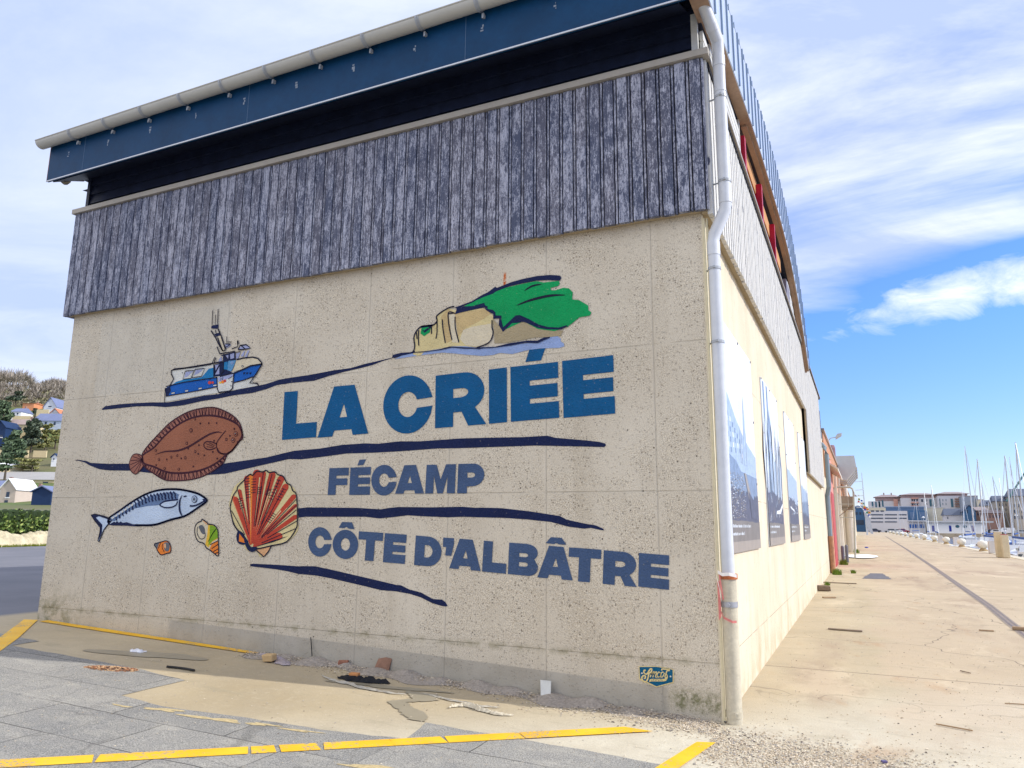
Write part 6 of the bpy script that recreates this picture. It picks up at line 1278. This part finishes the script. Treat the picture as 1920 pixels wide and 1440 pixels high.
c_cr = simple('brick_cream', (.56,.46,.38), .85, .1, .4); c_lb = simple('roof_blue_grey', (.17,.20,.33), .7, .1, .3); c_or = simple('roof_orange', (.52,.20,.10), .8, .12, .5); c_tn = simple('roof_tan', (.36,.28,.26), .8, .12, .5); c_yb = simple('wall_yellow', (.66,.54,.32), .85, .1, .3); c_ny = simple('navy_slate_wall', (.012,.035,.10), .7, .1, .3)
W2 = [(.42,.58,.62,.85),(.36,.12,.58,.42)]
house('cream brick gabled house with white trimmed gable just above the hedge', 1, 30, 917, 898, 953, 190, c_cr, c_wh, 9, W2)
house('dark navy slate gable end beside the mural wall corner', 61, 97, 921, 912, 965, 172, c_ny, c_lb, 9, [])
house('grey house roof at the left edge behind the cream gabled house', -24, 2, 912, 899, 950, 200, c_off, c_lb, 9, [(.3,.3,.5,.6)], 'eaves')
house('low tan brick workshop between cream and navy houses', 32, 62, 926, 912, 955, 205, c_tn, c_tn, 8, [(.2,.3,.3,.6),(.6,.3,.7,.6)], 'eaves')
house('long industrial shed with grey roof and cream wall above the gabled house', -60, 104, 899, 879, 912, 232, c_yb, simple('shed_roof_grey', (.36,.35,.34), .8, .08, .2), 26, [(.35,.3,.42,.7),(.62,.3,.7,.7),(.86,.3,.92,.7)], 'eaves')
house('house with pale tan roof and cream wall below the conifers', 10, 56, 796, 783, 813, 300, c_yb, c_tn, 9, [(.2,.2,.32,.7),(.55,.2,.68,.7)], 'eaves')
house('long slate blue roofed house with white dormers', 62, 118, 789, 772, 800, 325, simple('wall_pale_blue', (.50,.56,.66), .8, .1, .3), c_lb, 10, [(.15,.2,.22,.8),(.4,.2,.47,.8),(.7,.2,.77,.8)], 'eaves')
house('small white house with lilac slate roof left of the garden', 20, 40, 772, 763, 779, 330, c_wh, c_lb, 8, [(.25,.2,.4,.7),(.6,.2,.75,.7)], 'eaves')
house('white alpine gabled house with blue slate roof below the wood', 82, 106, 763, 745, 771, 372, simple('wall_white_blue', (.60,.64,.70), .8, .05, .3), c_lb, 12, [(.36,.9,.6,1.25)])
house('pale gabled house with orange tile roof beside the mural corner', 93, 112, 776, 766, 783, 350, c_off, c_or, 12, [(.3,.2,.45,.7)])
house('orange painted house low against the bare wood', 43, 64, 756, 754, 765, 380, simple('wall_orange', (.66,.28,.14), .8, .1, .3), c_or, 9, [], 'eaves')
house('white garden house roof behind the pine trees', -16, 16, 876, 866, 890, 245, c_yb, c_wh, 8, [(.3,.2,.4,.7)], 'eaves')
house('shadowed navy blue house at the left edge', -10, 11, 801, 789, 822, 285, c_ny, c_ny, 9, [(.5,.1,.8,.3)])
house('tiny house with dark blue roof beside the lawn', 97, 108, 857, 851, 864, 262, c_wh, c_ny, 5, [(.3,.2,.5,.7)])
fw = lcol(-20, 964, 150)
# retaining walls and garden walls
for i, (u0, u1, v0, v1, d, lb) in enumerate(((0, 55, 844, 848, 280, 'pale garden wall under the conifers'), (64, 89, 845, 848, 280, 'short white garden wall at the lawn edge'), (25, 60, 780, 787, 318, 'sunlit stone terrace wall below the white house'), (70, 93, 768, 773, 345, 'pale terrace wall below the orange house'))):
    p, q = lcol(u0, v0, d), lcol(u1, v0, d); z1_ = p.z; z0_ = lcol(u0, v1, d).z; dn = Vector((q.y-p.y, p.x-q.x, 0)).normalized()*.4
    tag(link('garden_wall', MB().add([(p.x,p.y,z0_-2),(q.x,q.y,z0_-2),(q.x,q.y,z1_),(p.x,p.y,z1_),(p.x+dn.x,p.y+dn.y,z0_-2),(q.x+dn.x,q.y+dn.y,z0_-2),(q.x+dn.x,q.y+dn.y,z1_),(p.x+dn.x,p.y+dn.y,z1_)], [(0,1,2,3),(7,6,5,4),(3,2,6,7),(0,3,7,4),(1,5,6,2)]), c_yb), lb, 'wall')
# conifers and shrubs
LC = leafmat('conifer_needles', (.035,.055,.035), (.13,.16,.10)); LC2 = leafmat('pine_needles', (.05,.08,.045), (.15,.21,.11)); LS = leafmat('shrub_leaf', (.11,.12,.03), (.32,.31,.12)); TK = simple('bark', (.10,.08,.06), .9, .2, 2)
def tree(u, vt, vb, d, wpx, m, label, n=1400, s_=.45, tiers=7, cone=.5, seed=1):
    rnd = random.Random(seed); t0, b0_ = lcol(u, vt, d), lcol(u, vb, d); h = t0.z-b0_.z; w = wpx/F*d/2; t = thing('tree', tuple(b0_), label, 'tree')
    link('trunk', MB().tube([(b0_.x,b0_.y,b0_.z-3),(b0_.x,b0_.y,b0_.z+h*.85)], .3, 7, rs=[.4,.08]), TK, t); m_ = MB(); lb = MB()
    for i in range(tiers):
        f = i/(tiers-1); zz_ = b0_.z+h*(.22+.72*f); ww = w*(1-cone*f)*rnd.uniform(.75,1.15); 
        for _ in range(4):
            a_ = rnd.uniform(0, 6.28); r = ww*rnd.uniform(.25,.75); c0 = (b0_.x+r*math.cos(a_), b0_.y+r*math.sin(a_), zz_+rnd.uniform(-.04,.04)*h); leaves(m_, c0, ww*.45, ww*.45, h*.075, n//(tiers*4), s_, .2, rnd); lb.tube([(b0_.x,b0_.y,zz_-.03*h), c0], .08, 4)
    link('crown', m_, m, t); link('limb', lb, TK, t)
tree(58, 785, 845, 292, 48, LC, 'tall dark cedar standing on the lawn slope', 2600, .7, 8, .55, 3); tree(22, 808, 868, 262, 46, LC2, 'blue green pine in front of the cedar', 2400, .6, 7, .35, 4); tree(4, 752, 800, 300, 34, LC2, 'green pine at the left edge above the houses', 1500, .6, 6, .3, 5)
tree(84, 795, 846, 296, 26, LS, 'yellow green bush tree right of the cedar', 1300, .5, 5, .25, 6); tree(104, 806, 832, 300, 26, LS, 'olive shrub against the mural corner above the lawn', 800, .5, 4, .2, 7); tree(66, 766, 776, 345, 12, LC, 'small dark shrub under the orange house', 300, .5, 3, .2, 8)
tree(10, 836, 888, 225, 44, LC2, 'spreading pine with bare trunk above the shed roof', 1500, .45, 4, .1, 9); tree(60, 862, 880, 250, 60, LS, 'low hedge of shrubs behind the shed roof', 1200, .5, 3, .1, 10); tree(30, 735, 752, 380, 36, LC, 'evergreen clump at the edge of the bare wood', 900, .8, 3, .3, 11)
# bare winter wood along the ridge, one mass
random.seed(33)
kk = NT('bare_twigs', .9); r_ = kk.isl(); kk.col(kk.mix(r_, (.22,.185,.145), (.42,.37,.31))); TW = kk.m
mb = MB()
for _ in range(760):
    d = random.uniform(385, 545); u = random.uniform(-330, 260); x, y, z = G(u, d); hgt = random.uniform(8, 13)
    if d > 470: hgt = lerp([(-300,14),(0,17),(18,16),(38,6),(60,11),(85,10),(120,4),(260,4)], u)*random.uniform(.75,1.05)
    else: hgt *= .8
    for _ in range(2): mb.tube([(x,y,z),(x+random.uniform(-1,1),y,z+hgt*.7)], .2, 3, cap=False)
    for q in range(46):
        a_ = Vector((random.gauss(0,1), random.gauss(0,1), abs(random.gauss(0,1))+.4)).normalized(); c0 = Vector((x,y,z+hgt*.35)); e0 = c0+a_*hgt*random.uniform(.12,.3); e1 = c0+a_*hgt*random.uniform(.38,.62); sd = Vector((-a_.y, a_.x, 0)).normalized()*random.uniform(.10,.30)
        mb.add([e0-sd, e0+sd, e1+sd*.3, e1-sd*.3], [(0,1,2,3)])
tag(link('bare_wood', mb, TW), kind='stuff')
mb = MB()
for _ in range(260):
    d = random.uniform(375, 470); u = random.uniform(-330, 260); x, y, z = G(u, d); leaves(mb, (x,y,z+2), 4, 4, 3, 26, .8, .3)
tag(link('undergrowth', mb, leafmat('scrub', (.14,.14,.07), (.32,.29,.18))), kind='stuff')
